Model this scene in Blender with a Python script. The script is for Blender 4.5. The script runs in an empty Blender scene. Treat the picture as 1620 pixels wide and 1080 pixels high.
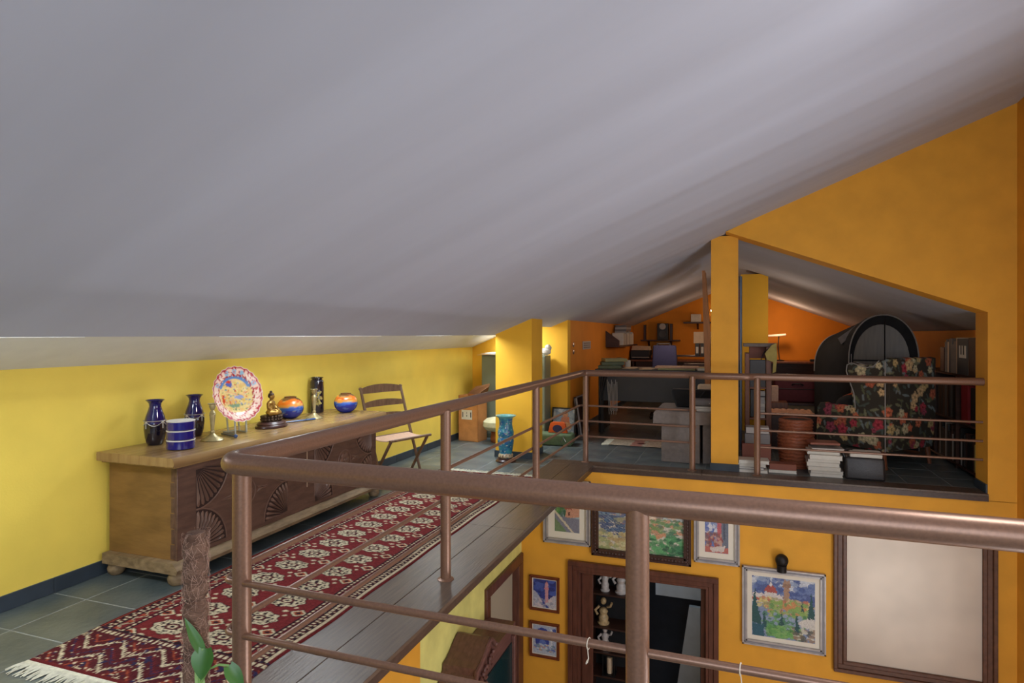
import bpy, bmesh, math, random
import numpy as np
from mathutils import Vector, Matrix
random.seed(7); NR = np.random.RandomState(5)
SC = bpy.context.scene; COL = SC.collection
PI = math.pi

# ------------------------------------------------------------------ camera, world, light, exposure
cam = bpy.data.cameras.new('camera'); co = bpy.data.objects.new('camera', cam); COL.objects.link(co)
F = 980.0
cam.sensor_width = 36.0; cam.lens = F / 1620 * 36
cam.shift_y = -11 / 1620; cam.clip_start = 0.05
TH = math.atan((1158 - 810) / F)
co.location = (0, 0, 1.45); co.rotation_euler = (PI / 2, 0, TH)
SC.camera = co
SC.view_settings.view_transform = 'Standard'; SC.view_settings.look = 'None'
SC.view_settings.gamma = 1; SC.view_settings.use_curve_mapping = False
SC.view_settings.exposure = 0.0
W = bpy.data.worlds.new('sky'); SC.world = W; W.use_nodes = True
bg = W.node_tree.nodes['Background']
bg.inputs[0].default_value = (0.62, 0.74, 0.95, 1); bg.inputs[1].default_value = 1.0

def area(name, loc, target, sx, sy, power, col):
    l = bpy.data.lights.new(name, 'AREA'); l.shape = 'RECTANGLE'; l.size = sx; l.size_y = sy
    l.energy = power; l.color = col
    o = bpy.data.objects.new(name, l); COL.objects.link(o); o.location = loc
    o.rotation_euler = (Vector(target) - Vector(loc)).to_track_quat('-Z', 'Y').to_euler()
    return o
def point(name, loc, power, col, r=0.05):
    l = bpy.data.lights.new(name, 'POINT'); l.energy = power; l.color = col; l.shadow_soft_size = r
    o = bpy.data.objects.new(name, l); COL.objects.link(o); o.location = loc
    return o
# daylight through the right wall's window and the eave roof windows, plus unseen fill added behind the camera
area('back_fill_light', (0.7, -2.35, 1.75), (0.3, 5, 1.9), 3.2, 2.2, 96, (0.84, 0.91, 1.0))  # unseen fill added behind the camera
area('daylight_right_window', (2.62, 2.3, 1.0), (-2.2, 3.6, 0.75), 3.4, 1.8, 50, (0.96, 0.97, 1.0))
for i, (ya, yb, pw) in enumerate(((0.3, 2.3, 112), (3.2, 5.2, 102), (5.9, 6.8, 50), (7.45, 8.3, 62))):
    ym = (ya + yb) / 2
    area('daylight_roof_window', (-3.12, ym, 1.80), (-2.86, ym, 1.2), 0.36, yb - ya, pw, (0.86, 0.94, 1.0))
point('desk_lamp_light', (0.95, 13.55, 1.62), 16, (1.0, 0.62, 0.36), 0.06)
point('spot_light', (-0.7, 13.2, 1.5), 4, (1.0, 0.66, 0.40), 0.05)
point('study_fill_light', (-0.9, 10.2, 1.45), 9, (1.0, 0.70, 0.48), 0.12)  # added warm fill, no ceiling fixture stands here
area('daylight_lower_window', (2.38, 3.4, -1.8), (-1.0, 4.6, -1.0), 2.6, 1.8, 130, (0.92, 0.95, 1.0))
area('rail_rim_light', (0.98, 2.2, 2.88), (0.75, 2.0, 0), 0.75, 0.75, 46, (1.0, 0.97, 0.94))  # added light under the closed ceiling for the handrail's rim highlight
point('study_right_fill', (0.72, 9.35, 1.55), 5, (1.0, 0.74, 0.52), 0.1)  # added warm fill for the dark right side of the study
point('lower_room_fill', (-0.75, 7.2, -1.0), 4.5, (0.72, 0.85, 1.0), 0.12)  # added cool fill so the dim room downstairs shows

# ------------------------------------------------------------------ helpers
def lin(v):
    v = v / 255.0
    return v / 12.92 if v <= 0.04045 else ((v + 0.055) / 1.055) ** 2.4
def C(r, g, b): return (lin(r), lin(g), lin(b), 1.0)

MATS = {}
def mat(name, col, rough=0.5, metal=0.0, var=0.0, vscale=8.0, stretch=(1, 1, 1), col2=None, bump=0.0, bscale=40.0,
        bstretch=None, coat=0.0, emit=None, estr=0.0, trans=0.0, attr=None, spec=0.5, detail=4.0):
    m = bpy.data.materials.new(name); m.use_nodes = True; nt = m.node_tree; N = nt.nodes; L = nt.links
    b = N['Principled BSDF']
    b.inputs['Base Color'].default_value = col; b.inputs['Roughness'].default_value = rough
    b.inputs['Metallic'].default_value = metal; b.inputs['Coat Weight'].default_value = coat
    b.inputs['Specular IOR Level'].default_value = spec
    b.inputs['Transmission Weight'].default_value = trans
    if emit: b.inputs['Emission Color'].default_value = emit; b.inputs['Emission Strength'].default_value = estr
    tc = N.new('ShaderNodeTexCoord')
    def noise(scale, st, det=4.0):
        mp = N.new('ShaderNodeMapping'); mp.inputs['Scale'].default_value = st
        L.new(tc.outputs['Object'], mp.inputs[0])
        n = N.new('ShaderNodeTexNoise'); n.inputs['Scale'].default_value = scale; n.inputs['Detail'].default_value = det
        L.new(mp.outputs[0], n.inputs['Vector']); return n
    src = None
    if attr:
        a = N.new('ShaderNodeAttribute'); a.attribute_name = attr; src = a.outputs['Color']
    if var > 0 or col2:
        n = noise(vscale, stretch, detail)
        r = N.new('ShaderNodeValToRGB'); r.color_ramp.elements[0].position = 0.32; r.color_ramp.elements[1].position = 0.68
        if col2: c0, c1 = col, col2
        else:
            c0 = tuple(x * (1 - var) for x in col[:3]) + (1,); c1 = tuple(min(1, x * (1 + var)) for x in col[:3]) + (1,)
        if src is not None: c0 = (1 - var,) * 3 + (1,); c1 = (1, 1, 1, 1)
        r.color_ramp.elements[0].color = c0; r.color_ramp.elements[1].color = c1
        L.new(n.outputs['Fac'], r.inputs[0])
        if src is not None:
            mx = N.new('ShaderNodeMix'); mx.data_type = 'RGBA'; mx.blend_type = 'MULTIPLY'; mx.inputs[0].default_value = 1
            L.new(src, mx.inputs[6]); L.new(r.outputs[0], mx.inputs[7]); src = mx.outputs[2]
        else: src = r.outputs[0]
    if src is not None: L.new(src, b.inputs['Base Color'])
    if bump > 0:
        n = noise(bscale, bstretch or stretch, 3.0)
        bp = N.new('ShaderNodeBump'); bp.inputs['Strength'].default_value = bump; bp.inputs['Distance'].default_value = 0.01
        L.new(n.outputs['Fac'], bp.inputs['Height']); L.new(bp.outputs[0], b.inputs['Normal'])
    MATS[name] = m
    return m

def tag(o, label=None, cat=None, group=None, kind=None):
    if label: o['label'] = label
    if cat: o['category'] = cat
    if group: o['group'] = group
    if kind: o['kind'] = kind
    return o
def thing(name, label, cat, loc=(0, 0, 0), rotz=0.0, group=None):
    o = bpy.data.objects.new(name, None); COL.objects.link(o); o.empty_display_size = 0.05
    o.location = loc; o.rotation_euler = (0, 0, rotz)
    return tag(o, label, cat, group)

class MB:
    def __init__(s): s.bm = bmesh.new()
    def box(s, x0, x1, y0, y1, z0, z1, bev=0.0, M=None, seg=1):
        r = bmesh.ops.create_cube(s.bm, size=1.0); vs = r['verts']
        for v in vs:
            v.co = Vector(((x0 + x1) / 2 + v.co.x * (x1 - x0), (y0 + y1) / 2 + v.co.y * (y1 - y0), (z0 + z1) / 2 + v.co.z * (z1 - z0)))
        if bev > 0:
            es = list({e for v in vs for e in v.link_edges})
            g = bmesh.ops.bevel(s.bm, geom=es, offset=bev, segments=seg, affect='EDGES', profile=0.5)
            vs = list({v for f in g['faces'] for v in f.verts} | {v for v in vs if v.is_valid})
        if M is not None:
            for v in vs: v.co = M @ v.co
        return s
    def cb(s, c, sz, rot=(0, 0, 0), bev=0.0, seg=1):
        M = Matrix.Translation(c) @ Matrix.Rotation(rot[2], 4, 'Z') @ Matrix.Rotation(rot[1], 4, 'Y') @ Matrix.Rotation(rot[0], 4, 'X')
        return s.box(-sz[0] / 2, sz[0] / 2, -sz[1] / 2, sz[1] / 2, -sz[2] / 2, sz[2] / 2, bev, M, seg)
    def tube(s, pts, r, n=10, caps=True, sq=None):
        pts = [Vector(p) for p in pts]; k = len(pts); rs = r if isinstance(r, (list, tuple)) else [r] * k
        rings = []; prev = None
        for i, p in enumerate(pts):
            t = (pts[min(i + 1, k - 1)] - pts[max(i - 1, 0)]).normalized()
            if prev is None:
                a = Vector((0, 0, 1)) if abs(t.z) < 0.9 else Vector((1, 0, 0)); u = t.cross(a).normalized()
            else: u = (prev - t * prev.dot(t)).normalized()
            prev = u; w = t.cross(u)
            sc = 1.0
            if 0 < i < k - 1:
                a0 = (pts[i] - pts[i - 1]).normalized(); a1 = (pts[i + 1] - pts[i]).normalized()
                sc = 1.0
            q = sq or (1, 1)
            rings.append([s.bm.verts.new(p + (u * math.cos(2 * PI * j / n) * q[0] + w * math.sin(2 * PI * j / n) * q[1]) * rs[i]) for j in range(n)])
        for a, b in zip(rings, rings[1:]):
            for j in range(n): s.bm.faces.new((a[j], a[(j + 1) % n], b[(j + 1) % n], b[j]))
        if caps:
            s.bm.faces.new(rings[0][::-1]); s.bm.faces.new(rings[-1])
        return s
    def lathe(s, prof, c=(0, 0, 0), n=24, sx=1.0, sy=1.0, M=None):
        rings = []; c = Vector(c)
        for r, z in prof:
            if r < 1e-6: rings.append([s.bm.verts.new(c + Vector((0, 0, z)))])
            else: rings.append([s.bm.verts.new(c + Vector((r * sx * math.cos(2 * PI * j / n), r * sy * math.sin(2 * PI * j / n), z))) for j in range(n)])
        if M is not None:
            for R in rings:
                for v in R: v.co = M @ v.co
        for a, b in zip(rings, rings[1:]):
            for j in range(n):
                k = (j + 1) % n
                if len(a) == 1 and len(b) == 1: continue
                if len(a) == 1: s.bm.faces.new((a[0], b[k], b[j]))
                elif len(b) == 1: s.bm.faces.new((a[j], a[k], b[0]))
                else: s.bm.faces.new((a[j], a[k], b[k], b[j]))
        if len(rings[0]) > 1: s.bm.faces.new(rings[0][::-1])
        if len(rings[-1]) > 1: s.bm.faces.new(rings[-1])
        return s
    def prism(s, poly, axis, a, b, M=None, bev=0.0):
        def P(u, v, t):
            return {'X': (t, u, v), 'Y': (u, t, v), 'Z': (u, v, t)}[axis]
        A = [s.bm.verts.new(P(u, v, a)) for u, v in poly]; B = [s.bm.verts.new(P(u, v, b)) for u, v in poly]
        fs = [s.bm.faces.new(A), s.bm.faces.new(B[::-1])]
        n = len(A)
        for j in range(n): fs.append(s.bm.faces.new((A[j], B[j], B[(j + 1) % n], A[(j + 1) % n])))
        vs = A + B
        if bev > 0:
            es = list(set(fs[0].edges) | set(fs[1].edges))
            g = bmesh.ops.bevel(s.bm, geom=es, offset=bev, segments=2, affect='EDGES', profile=0.6)
            vs = list({v for f in g['faces'] for v in f.verts} | {v for v in vs if v.is_valid})
        if M is not None:
            for v in vs: v.co = M @ v.co
        return s
    def ell(s, c, r, u=16, v=10, M=None):
        g = bmesh.ops.create_uvsphere(s.bm, u_segments=u, v_segments=v, radius=1.0)
        rr = r if isinstance(r, (list, tuple)) else (r, r, r)
        for q in g['verts']:
            p = Vector((q.co.x * rr[0], q.co.y * rr[1], q.co.z * rr[2]))
            if M is not None: p = M @ p
            q.co = p + Vector(c)
        return s
    def quad(s, *ps):
        s.bm.faces.new([s.bm.verts.new(p) for p in ps]); return s
    def mesh(s, name, m, smooth=40):
        bmesh.ops.recalc_face_normals(s.bm, faces=s.bm.faces[:])
        me = bpy.data.meshes.new(name); s.bm.to_mesh(me); s.bm.free()
        me.materials.append(m)
        if smooth:
            me.polygons.foreach_set('use_smooth', [True] * len(me.polygons)); me.set_sharp_from_angle(angle=math.radians(smooth))
        return me
    def build(s, name, m, parent=None, loc=(0, 0, 0), rotz=0.0, smooth=40, label=None):
        o = bpy.data.objects.new(name, s.mesh(name, m, smooth)); COL.objects.link(o)
        o.location = loc; o.rotation_euler = (0, 0, rotz)
        if parent: o.parent = parent
        if label: o['label'] = label
        return o
def struct(o): o['kind'] = 'structure'; return o
def copy_tree(o, parent=None):
    c = o.copy(); COL.objects.link(c)
    if parent: c.parent = parent
    for ch in list(o.children): copy_tree(ch, c)
    return c

ORD = ['first', 'second', 'third', 'fourth', 'fifth', 'sixth', 'seventh', 'eighth', 'ninth', 'tenth', 'eleventh', 'twelfth', 'thirteenth', 'fourteenth', 'fifteenth', 'sixteenth', 'seventeenth', 'eighteenth', 'nineteenth', 'twentieth']
# ---- a tiny painter: canvases that end as vertex colours of a flat printed grid
def vnoise(w, h, cell, seed=0):
    R = np.random.RandomState(seed); gw, gh = int(w / cell) + 3, int(h / cell) + 3
    g = R.rand(gh, gw); ys = np.arange(h) / cell; xs = np.arange(w) / cell
    yi = ys.astype(int); xi = xs.astype(int); fy = (ys - yi)[:, None]; fx = (xs - xi)[None, :]
    fy = fy * fy * (3 - 2 * fy); fx = fx * fx * (3 - 2 * fx)
    a = g[yi][:, xi]; b = g[yi][:, xi + 1]; c = g[yi + 1][:, xi]; d = g[yi + 1][:, xi + 1]
    return a * (1 - fx) * (1 - fy) + b * fx * (1 - fy) + c * (1 - fx) * fy + d * fx * fy
class Canvas:                                   # u to the right 0..1, v up 0..1
    def __init__(s, w, h, col, k=1.9):
        w, h = int(w * k), int(h * k); s.w, s.h = w, h; s.a = np.empty((h, w, 3)); s.a[:] = col
        s.U, s.V = np.meshgrid((np.arange(w) + .5) / w, (np.arange(h) + .5) / h)
        s.j = (vnoise(w, h, 4, 1) - .5) * 0.035; s.k = (vnoise(w, h, 4, 2) - .5) * 0.035
    def put(s, m, col, al=1.0): s.a[m] = s.a[m] * (1 - al) + np.array(col) * al
    def ell(s, u, v, ru, rv, col, al=1.0, rough=1.0):
        s.put(((s.U + s.j * rough - u) / ru) ** 2 + ((s.V + s.k * rough - v) / rv) ** 2 < 1, col, al)
    def poly(s, pts, col, al=1.0, rough=1.0):
        U = s.U + s.j * rough; V = s.V + s.k * rough; ins = np.zeros(U.shape, bool); n = len(pts)
        for i in range(n):
            x0, y0 = pts[i]; x1, y1 = pts[(i + 1) % n]
            if y0 == y1: continue
            c = ((y0 > V) != (y1 > V)) & (U < (x1 - x0) * (V - y0) / (y1 - y0) + x0); ins ^= c
        s.put(ins, col, al)
    def rect(s, u0, u1, v0, v1, col, al=1.0, rough=1.0): s.poly([(u0, v0), (u1, v0), (u1, v1), (u0, v1)], col, al, rough)
    def dabs(s, box, cols, n, size, seed=0, al=0.8):
        R = random.Random(seed)
        size *= .82
        for _ in range(int(n * 1.5)):
            u = R.uniform(box[0], box[1]); v = R.uniform(box[2], box[3])
            s.ell(u, v, size * R.uniform(.5, 1.4), size * R.uniform(.35, .9), R.choice(cols), al, 0.6)
    def grain(s, amt=0.12, seed=3):
        s.a *= (1 + amt * (vnoise(s.w, s.h, 2.2, seed) - .5) * 2)[:, :, None]; g = s.a.mean(2, keepdims=True); s.a = s.a * .80 + g * .20
    def sample(s, u, v):
        i = np.clip((np.asarray(u) * s.w).astype(int), 0, s.w - 1); j = np.clip((np.asarray(v) * s.h).astype(int), 0, s.h - 1)
        return s.a[j, i]
def lc(*c): return [lin(x) for x in c]
def setcol(me, rgb):
    at = me.color_attributes.new('Col', 'FLOAT_COLOR', 'POINT')
    buf = np.ones((len(me.vertices), 4), dtype=np.float32); buf[:, :3] = np.clip(rgb, 0, 1)
    at.data.foreach_set('color', buf.ravel())
def gridmesh(name, nx, ny, P, rgb, m):
    """P: (ny,nx,3) points, rgb the same shape"""
    me = bpy.data.meshes.new(name)
    idx = np.arange(nx * ny).reshape(ny, nx)
    q = np.stack([idx[:-1, :-1], idx[:-1, 1:], idx[1:, 1:], idx[1:, :-1]], -1).reshape(-1, 4)
    me.vertices.add(nx * ny); me.vertices.foreach_set('co', P.reshape(-1).astype(np.float32))
    me.loops.add(q.size); me.loops.foreach_set('vertex_index', q.ravel().astype(np.int32))
    me.polygons.add(len(q)); me.polygons.foreach_set('loop_start', (np.arange(len(q)) * 4).astype(np.int32))
    me.update(calc_edges=True); me.validate()
    me.polygons.foreach_set('use_smooth', [True] * len(q))
    setcol(me, rgb.reshape(-1, 3)); me.materials.append(m)
    return me
def canvas_obj(name, cv, w, h, m, parent, loc):
    """a printed sheet in the local XZ plane facing -Y, lower left corner at loc"""
    xs, zs = np.meshgrid(np.linspace(0, w, cv.w), np.linspace(0, h, cv.h))
    P = np.stack([xs, np.zeros_like(xs), zs], -1)
    o = bpy.data.objects.new(name, gridmesh(name, cv.w, cv.h, P, cv.a, m)); COL.objects.link(o); o.parent = parent; o.location = loc
    return o

# ------------------------------------------------------------------ materials
M = {}
M['yellow'] = mat('yellow_daylit_wall', C(242, 214, 92), 0.75, var=0.05, vscale=3, bump=0.08, bscale=90)  # wall tones differ with each wall's light, put into the colour
M['gold'] = mat('golden_lit_wall', C(238, 180, 46), 0.75, var=0.05, vscale=3, bump=0.08, bscale=90)
M['orange'] = mat('orange_dim_wall', C(226, 140, 28), 0.75, var=0.05, vscale=3, bump=0.08, bscale=90)
M['ochre'] = mat('ochre_dim_wall', C(224, 160, 48), 0.75, var=0.06, vscale=4, bump=0.1, bscale=80)
M['lime'] = mat('pale_lime_wall_paint', C(222, 216, 128), 0.75, var=0.1, vscale=5, bump=0.1, bscale=70)
M['plaster'] = mat('ceiling_plaster', C(182, 186, 200), 0.85, var=0.04, vscale=1.4, stretch=(0.25, 2.2, 0.25), bump=0.35, bscale=1.6, bstretch=(0.12, 1.7, 0.12))
M['white'] = mat('white_plaster', C(225, 226, 222), 0.8, var=0.03)
M['rail'] = mat('bronze_painted_metal', C(134, 102, 84), 0.34, 0.4, var=0.10, vscale=120, spec=0.6)
M['slate'] = mat('slate_tile', C(70, 82, 88), 0.36, vscale=4, bump=0.25, bscale=26, col2=C(100, 108, 106))
M['grout'] = mat('tile_grout', C(146, 150, 148), 0.8, var=0.1)
M['skirt'] = mat('slate_skirting', C(52, 62, 72), 0.4, var=0.2, vscale=6)
M['plank'] = mat('dark_plank', C(86, 72, 62), 0.37, var=0.3, vscale=5, stretch=(14, 0.8, 6), bump=0.15, bscale=9, bstretch=(14, 1, 6))
M['trimwood'] = mat('dark_edge_wood', C(66, 50, 44), 0.4, var=0.25, vscale=6, stretch=(6, 6, 14))
M['chest'] = mat('carved_walnut', C(84, 60, 50), 0.5, col2=C(106, 78, 64), vscale=6, stretch=(6, 1.2, 6), bump=0.2, bscale=14)
M['chestside'] = mat('worn_chest_side', C(112, 82, 44), 0.5, col2=C(142, 106, 58), vscale=3, stretch=(1.2, 1, 4), bump=0.2, bscale=14)
M['chesttop'] = mat('waxed_chest_lid', C(138, 108, 70), 0.26, col2=C(160, 130, 86), vscale=4, stretch=(8, 0.8, 1))
M['chestbase'] = mat('pale_worn_oak', C(112, 92, 66), 0.6, col2=C(152, 130, 98), vscale=7, stretch=(3, 1, 5), bump=0.4, bscale=12)
M['fan_shade'] = mat('shade_dark_walnut', C(46, 28, 24), 0.6)  # shade for a sunk look behind the fans, put into the colour
M['chesthi'] = mat('polished_carved_walnut', C(114, 86, 72), 0.42, var=.15, vscale=12)
M['iron'] = mat('blackened_iron', C(40, 38, 38), 0.5, 0.6)
M['cobalt'] = mat('cobalt_glass', C(18, 18, 110), 0.06, coat=0.6)
M['silverline'] = mat('silver_overlay', C(196, 190, 182), 0.35, 0.4)
M['vasecobalt'] = mat('smoked_cobalt_glass', C(14, 14, 92), 0.05, coat=0.8)
M['vasesmoke'] = mat('dark_lustre_glaze', C(26, 22, 36), 0.1, coat=0.8)
M['brass'] = mat('aged_brass', C(172, 158, 116), 0.38, 0.5, var=0.2, vscale=30)
M['bronze'] = mat('gilt_bronze', C(158, 122, 58), 0.38, 0.7, var=0.3, vscale=50)
M['darkbronze'] = mat('dark_bronze', C(82, 64, 50), 0.45, 0.6, var=0.3, vscale=40)
M['rosewood'] = mat('dark_rosewood', C(68, 40, 34), 0.3, var=0.25, vscale=12, stretch=(1, 6, 6))
M['blueknob'] = mat('blue_enamel', C(38, 72, 130), 0.2, coat=0.5)
M['acrylic'] = mat('clear_acrylic', C(205, 205, 195), 0.08, trans=0.6)
M['vcol'] = mat('painted_print', C(255, 255, 255), 0.6, attr='Col', var=0.06, vscale=60)
M['vgloss'] = mat('painted_glaze', C(255, 255, 255), 0.24, attr='Col', var=0.05, vscale=60, coat=0.4)
M['rugpile'] = mat('rug_pile', C(255, 255, 255), 0.95, attr='Col', var=0.22, vscale=160, bump=0.6, bscale=240, spec=0.1)
M['fringe'] = mat('cotton_fringe', C(206, 204, 184), 0.9, var=0.15, vscale=60)
M['teak'] = mat('oiled_teak', C(116, 88, 66), 0.5, var=0.25, vscale=10, stretch=(4, 4, 1))
M['sling'] = mat('pink_canvas', C(214, 176, 150), 0.85, var=0.08, vscale=40)
M['board'] = mat('brown_cardboard', C(190, 130, 74), 0.8, var=0.12, vscale=10)
M['boardin'] = mat('cardboard_inside', C(128, 86, 52), 0.85, var=0.12, vscale=10)
M['paper'] = mat('paper', C(212, 208, 198), 0.8, var=0.05, vscale=20)
M['paper2'] = mat('cream_paper', C(216, 190, 158), 0.8, var=0.08, vscale=20)
M['ink'] = mat('printed_ink', C(52, 50, 52), 0.7)
M['greygreen'] = mat('grey_green_lacquer', C(122, 130, 112), 0.5, var=0.05, vscale=5)
M['copper'] = mat('copper_glaze', C(156, 90, 52), 0.3, 0.5, var=0.2, vscale=20)
M['cushion'] = mat('cream_cushion_cloth', C(190, 186, 150), 0.9, var=0.12, vscale=14, bump=0.3, bscale=30)
M['black'] = mat('black_plastic', C(26, 25, 26), 0.45)
M['blackcloth'] = mat('black_cloth', C(24, 23, 25), 0.85, var=0.25, vscale=9)
M['charcoal'] = mat('charcoal_panel', C(66, 66, 68), 0.5, var=0.08, vscale=4)
M['concrete'] = mat('grey_felt_board', C(122, 112, 106), 0.75, var=0.12, vscale=22, bump=0.15, bscale=60)
M['grey'] = mat('grey_plastic', C(112, 108, 108), 0.45)
M['lightgrey'] = mat('light_grey_plastic', C(176, 172, 168), 0.5)
M['steel'] = mat('brushed_steel', C(176, 174, 172), 0.28, 0.9)
M['bluegrey'] = mat('blue_grey_metal', C(110, 122, 140), 0.35, 0.6)
M['navy'] = mat('navy_upholstery', C(58, 60, 96), 0.9, var=0.1, vscale=40)
M['shelfwood'] = mat('dark_shelf_wood', C(62, 36, 26), 0.45, var=0.25, vscale=6, stretch=(1, 6, 6))
M['midwood'] = mat('reddish_wood', C(122, 72, 46), 0.45, var=0.25, vscale=6, stretch=(6, 6, 1))
M['pinewood'] = mat('pale_brown_board', C(176, 118, 70), 0.55, var=0.15, vscale=6, stretch=(6, 6, 1))
M['wicker'] = mat('red_brown_wicker', C(142, 78, 50), 0.55, var=0.3, vscale=40, stretch=(1, 1, 3))
M['burgundy'] = mat('burgundy_fabric', C(92, 28, 34), 0.7, var=0.12, vscale=30)
M['redcover'] = mat('red_book_cloth', C(134, 26, 36), 0.6)
M['brownbook'] = mat('rust_book_cloth', C(140, 82, 64), 0.6)
M['pinkcloth'] = mat('salmon_cloth', C(232, 172, 136), 0.9, var=0.15, vscale=24, bump=0.4, bscale=30)
M['greencloth'] = mat('green_cloth', C(92, 112, 80), 0.85, var=0.15, vscale=16)
M['folder'] = mat('green_folder', C(98, 112, 92), 0.7, var=0.1)
M['folderpale'] = mat('pale_green_folder', C(160, 160, 118), 0.75)
M['oliveyellow'] = mat('olive_yellow_cloth', C(176, 160, 92), 0.9, var=0.1, vscale=20)
M['leather'] = mat('black_leather', C(44, 42, 44), 0.38, var=0.2, vscale=30, bump=0.2, bscale=120)
M['orangeplastic'] = mat('orange_plastic', C(226, 98, 40), 0.4)
M['clearsheet'] = mat('clear_garment_window', C(98, 84, 66), 0.35, trans=0.15, var=0.15, vscale=6, stretch=(6, 6, 0.6))
M['piping'] = mat('grey_piping', C(146, 140, 134), 0.7)
M['doorwood'] = mat('mahogany_door_wood', C(92, 54, 42), 0.4, var=0.25, vscale=5, stretch=(6, 6, 1))
M['framebrown'] = mat('brown_frame_wood', C(94, 60, 42), 0.42, var=0.25, vscale=8, stretch=(3, 3, 3))
M['framedark'] = mat('dark_carved_frame', C(64, 40, 34), 0.42, var=0.3, vscale=40)
M['framesilver'] = mat('silver_leaf_frame', C(178, 172, 170), 0.4, 0.3, var=0.15, vscale=14)
M['framegrey'] = mat('grey_frame_groove', C(126, 124, 130), 0.5)
M['framerust'] = mat('rust_wood_frame', C(122, 62, 34), 0.4, var=0.2, vscale=20)
M['mount'] = mat('cream_picture_mount', C(224, 216, 200), 0.85)
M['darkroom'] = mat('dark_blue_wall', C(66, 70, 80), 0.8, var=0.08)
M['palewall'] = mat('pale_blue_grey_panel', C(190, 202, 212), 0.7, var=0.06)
M['porcelain'] = mat('old_porcelain', C(196, 186, 180), 0.35, var=0.15, vscale=30)
M['ivory'] = mat('yellowed_ivory', C(190, 162, 118), 0.45, var=0.25, vscale=40)
M['glass'] = mat('clear_glass', C(235, 240, 240), 0.03, trans=0.95)
M['tealglass'] = mat('teal_glass', C(38, 66, 70), 0.08, trans=0.4)
M['doorpale'] = mat('pale_door_leaf', C(170, 160, 140), 0.55)
M['cabwood'] = mat('red_cabinet_wood', C(108, 74, 68), 0.35, var=0.2, vscale=7, stretch=(6, 1, 6))
M['leaf'] = mat('pothos_leaf', C(42, 90, 36), 0.38, col2=C(66, 116, 50), vscale=9)
M['leafpale'] = mat('pale_leaf_underside', C(140, 176, 110), 0.45, var=0.12)
M['stem'] = mat('green_stem', C(120, 158, 88), 0.5)
M['coir'] = mat('coir_fibre', C(124, 96, 80), 0.95, col2=C(84, 60, 48), vscale=26, stretch=(1, 1, 2), bump=0.9, bscale=90)
M['coirstrand'] = mat('coir_strand', C(178, 146, 130), 0.9)
M['soil'] = mat('dark_soil', C(50, 40, 34), 0.95, var=0.3, vscale=60)
M['terracotta'] = mat('terracotta', C(168, 100, 70), 0.8, var=0.1)
M['twine'] = mat('white_twine', C(222, 212, 196), 0.85)
M['lampglow'] = mat('lamp_glow', C(255, 230, 190), 0.5, emit=(1.0, 0.78, 0.5, 1), estr=14)
M['lowfloor'] = mat('pale_terracotta_floor', C(196, 170, 142), 0.5, var=0.1, vscale=3)
M['mirrorglass'] = mat('beige_mirror_glass', C(192, 178, 162), 0.42, 0.35, var=0.10, vscale=2.2, detail=2)  # blurred beige reflection put into the glass colour

# ------------------------------------------------------------------ the setting
YF, XW, XS = 6.78, -3.60, -1.46        # far wall, left wall, loft edge
SL = 0.41
def zc(x): return 1.44 + SL * (x + 2.68)  # underside of the main ceiling slope
# main sloped ceiling: a plastered slab with a gently uneven underside
GY = np.linspace(-3, 15, 720); GST = vnoise(4, 720, 16, 13)[:, 0] * 1.0 + vnoise(4, 720, 8, 14)[:, 0] * .45 + vnoise(4, 720, 32, 15)[:, 0] * .8 - 1.12
def sloped(name, x0, x1, y0, y1, m, nx=60, ny=300, amp=0.010, zf=zc, th=0.10):
    xs = np.linspace(x0, x1, nx); ys = np.linspace(y0, y1, ny); X, Y = np.meshgrid(xs, ys)
    st = np.interp(ys, GY, GST)[:, None] * (.35 + .65 * np.clip((Y - 2.6) / 2.4, 0, 1)) * (1 - .75 * np.clip((Y - 6.9) / 1.0, 0, 1))
    wgt = np.clip((X + 2.3) / 2.0, 0, 1)
    Z = zf(X) + amp * 3.0 * st * wgt
    b = MB(); V = [[b.bm.verts.new((X[j, i], Y[j, i], Z[j, i])) for i in range(nx)] for j in range(ny)]
    for j in range(ny - 1):
        for i in range(nx - 1): b.bm.faces.new((V[j][i], V[j + 1][i], V[j + 1][i + 1], V[j][i + 1]))
    T = [b.bm.verts.new((x, y, zf(x) + th)) for x, y in ((x0, y0), (x1, y0), (x1, y1), (x0, y1))]
    b.bm.faces.new(T)
    for ring, e in ((V[0], (T[0], T[1])), (V[-1][::-1], (T[2], T[3]))):
        b.bm.faces.new([e[1], e[0]] + ring)
    l = [V[j][0] for j in range(ny)][::-1]; b.bm.faces.new([T[0], T[3]] + l)
    r = [V[j][-1] for j in range(ny)]; b.bm.faces.new([T[2], T[1]] + r)
    return struct(b.build(name, m, smooth=30))
sloped('ceiling', -2.68, 2.75, -2.5, 6.86, M['plaster'])
sloped('ceiling', -2.68, -0.06, 6.86, 7.31, M['plaster'], 30, 15)
sloped('ceiling', -2.40, -0.06, 7.31, 14.6, M['plaster'], 30, 230)
sloped('ceiling', -0.06, 2.75, 6.79, 14.6, M['plaster'], 30, 180, zf=lambda x: 2.537 - 0.3836 * (x + 0.06))
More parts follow.
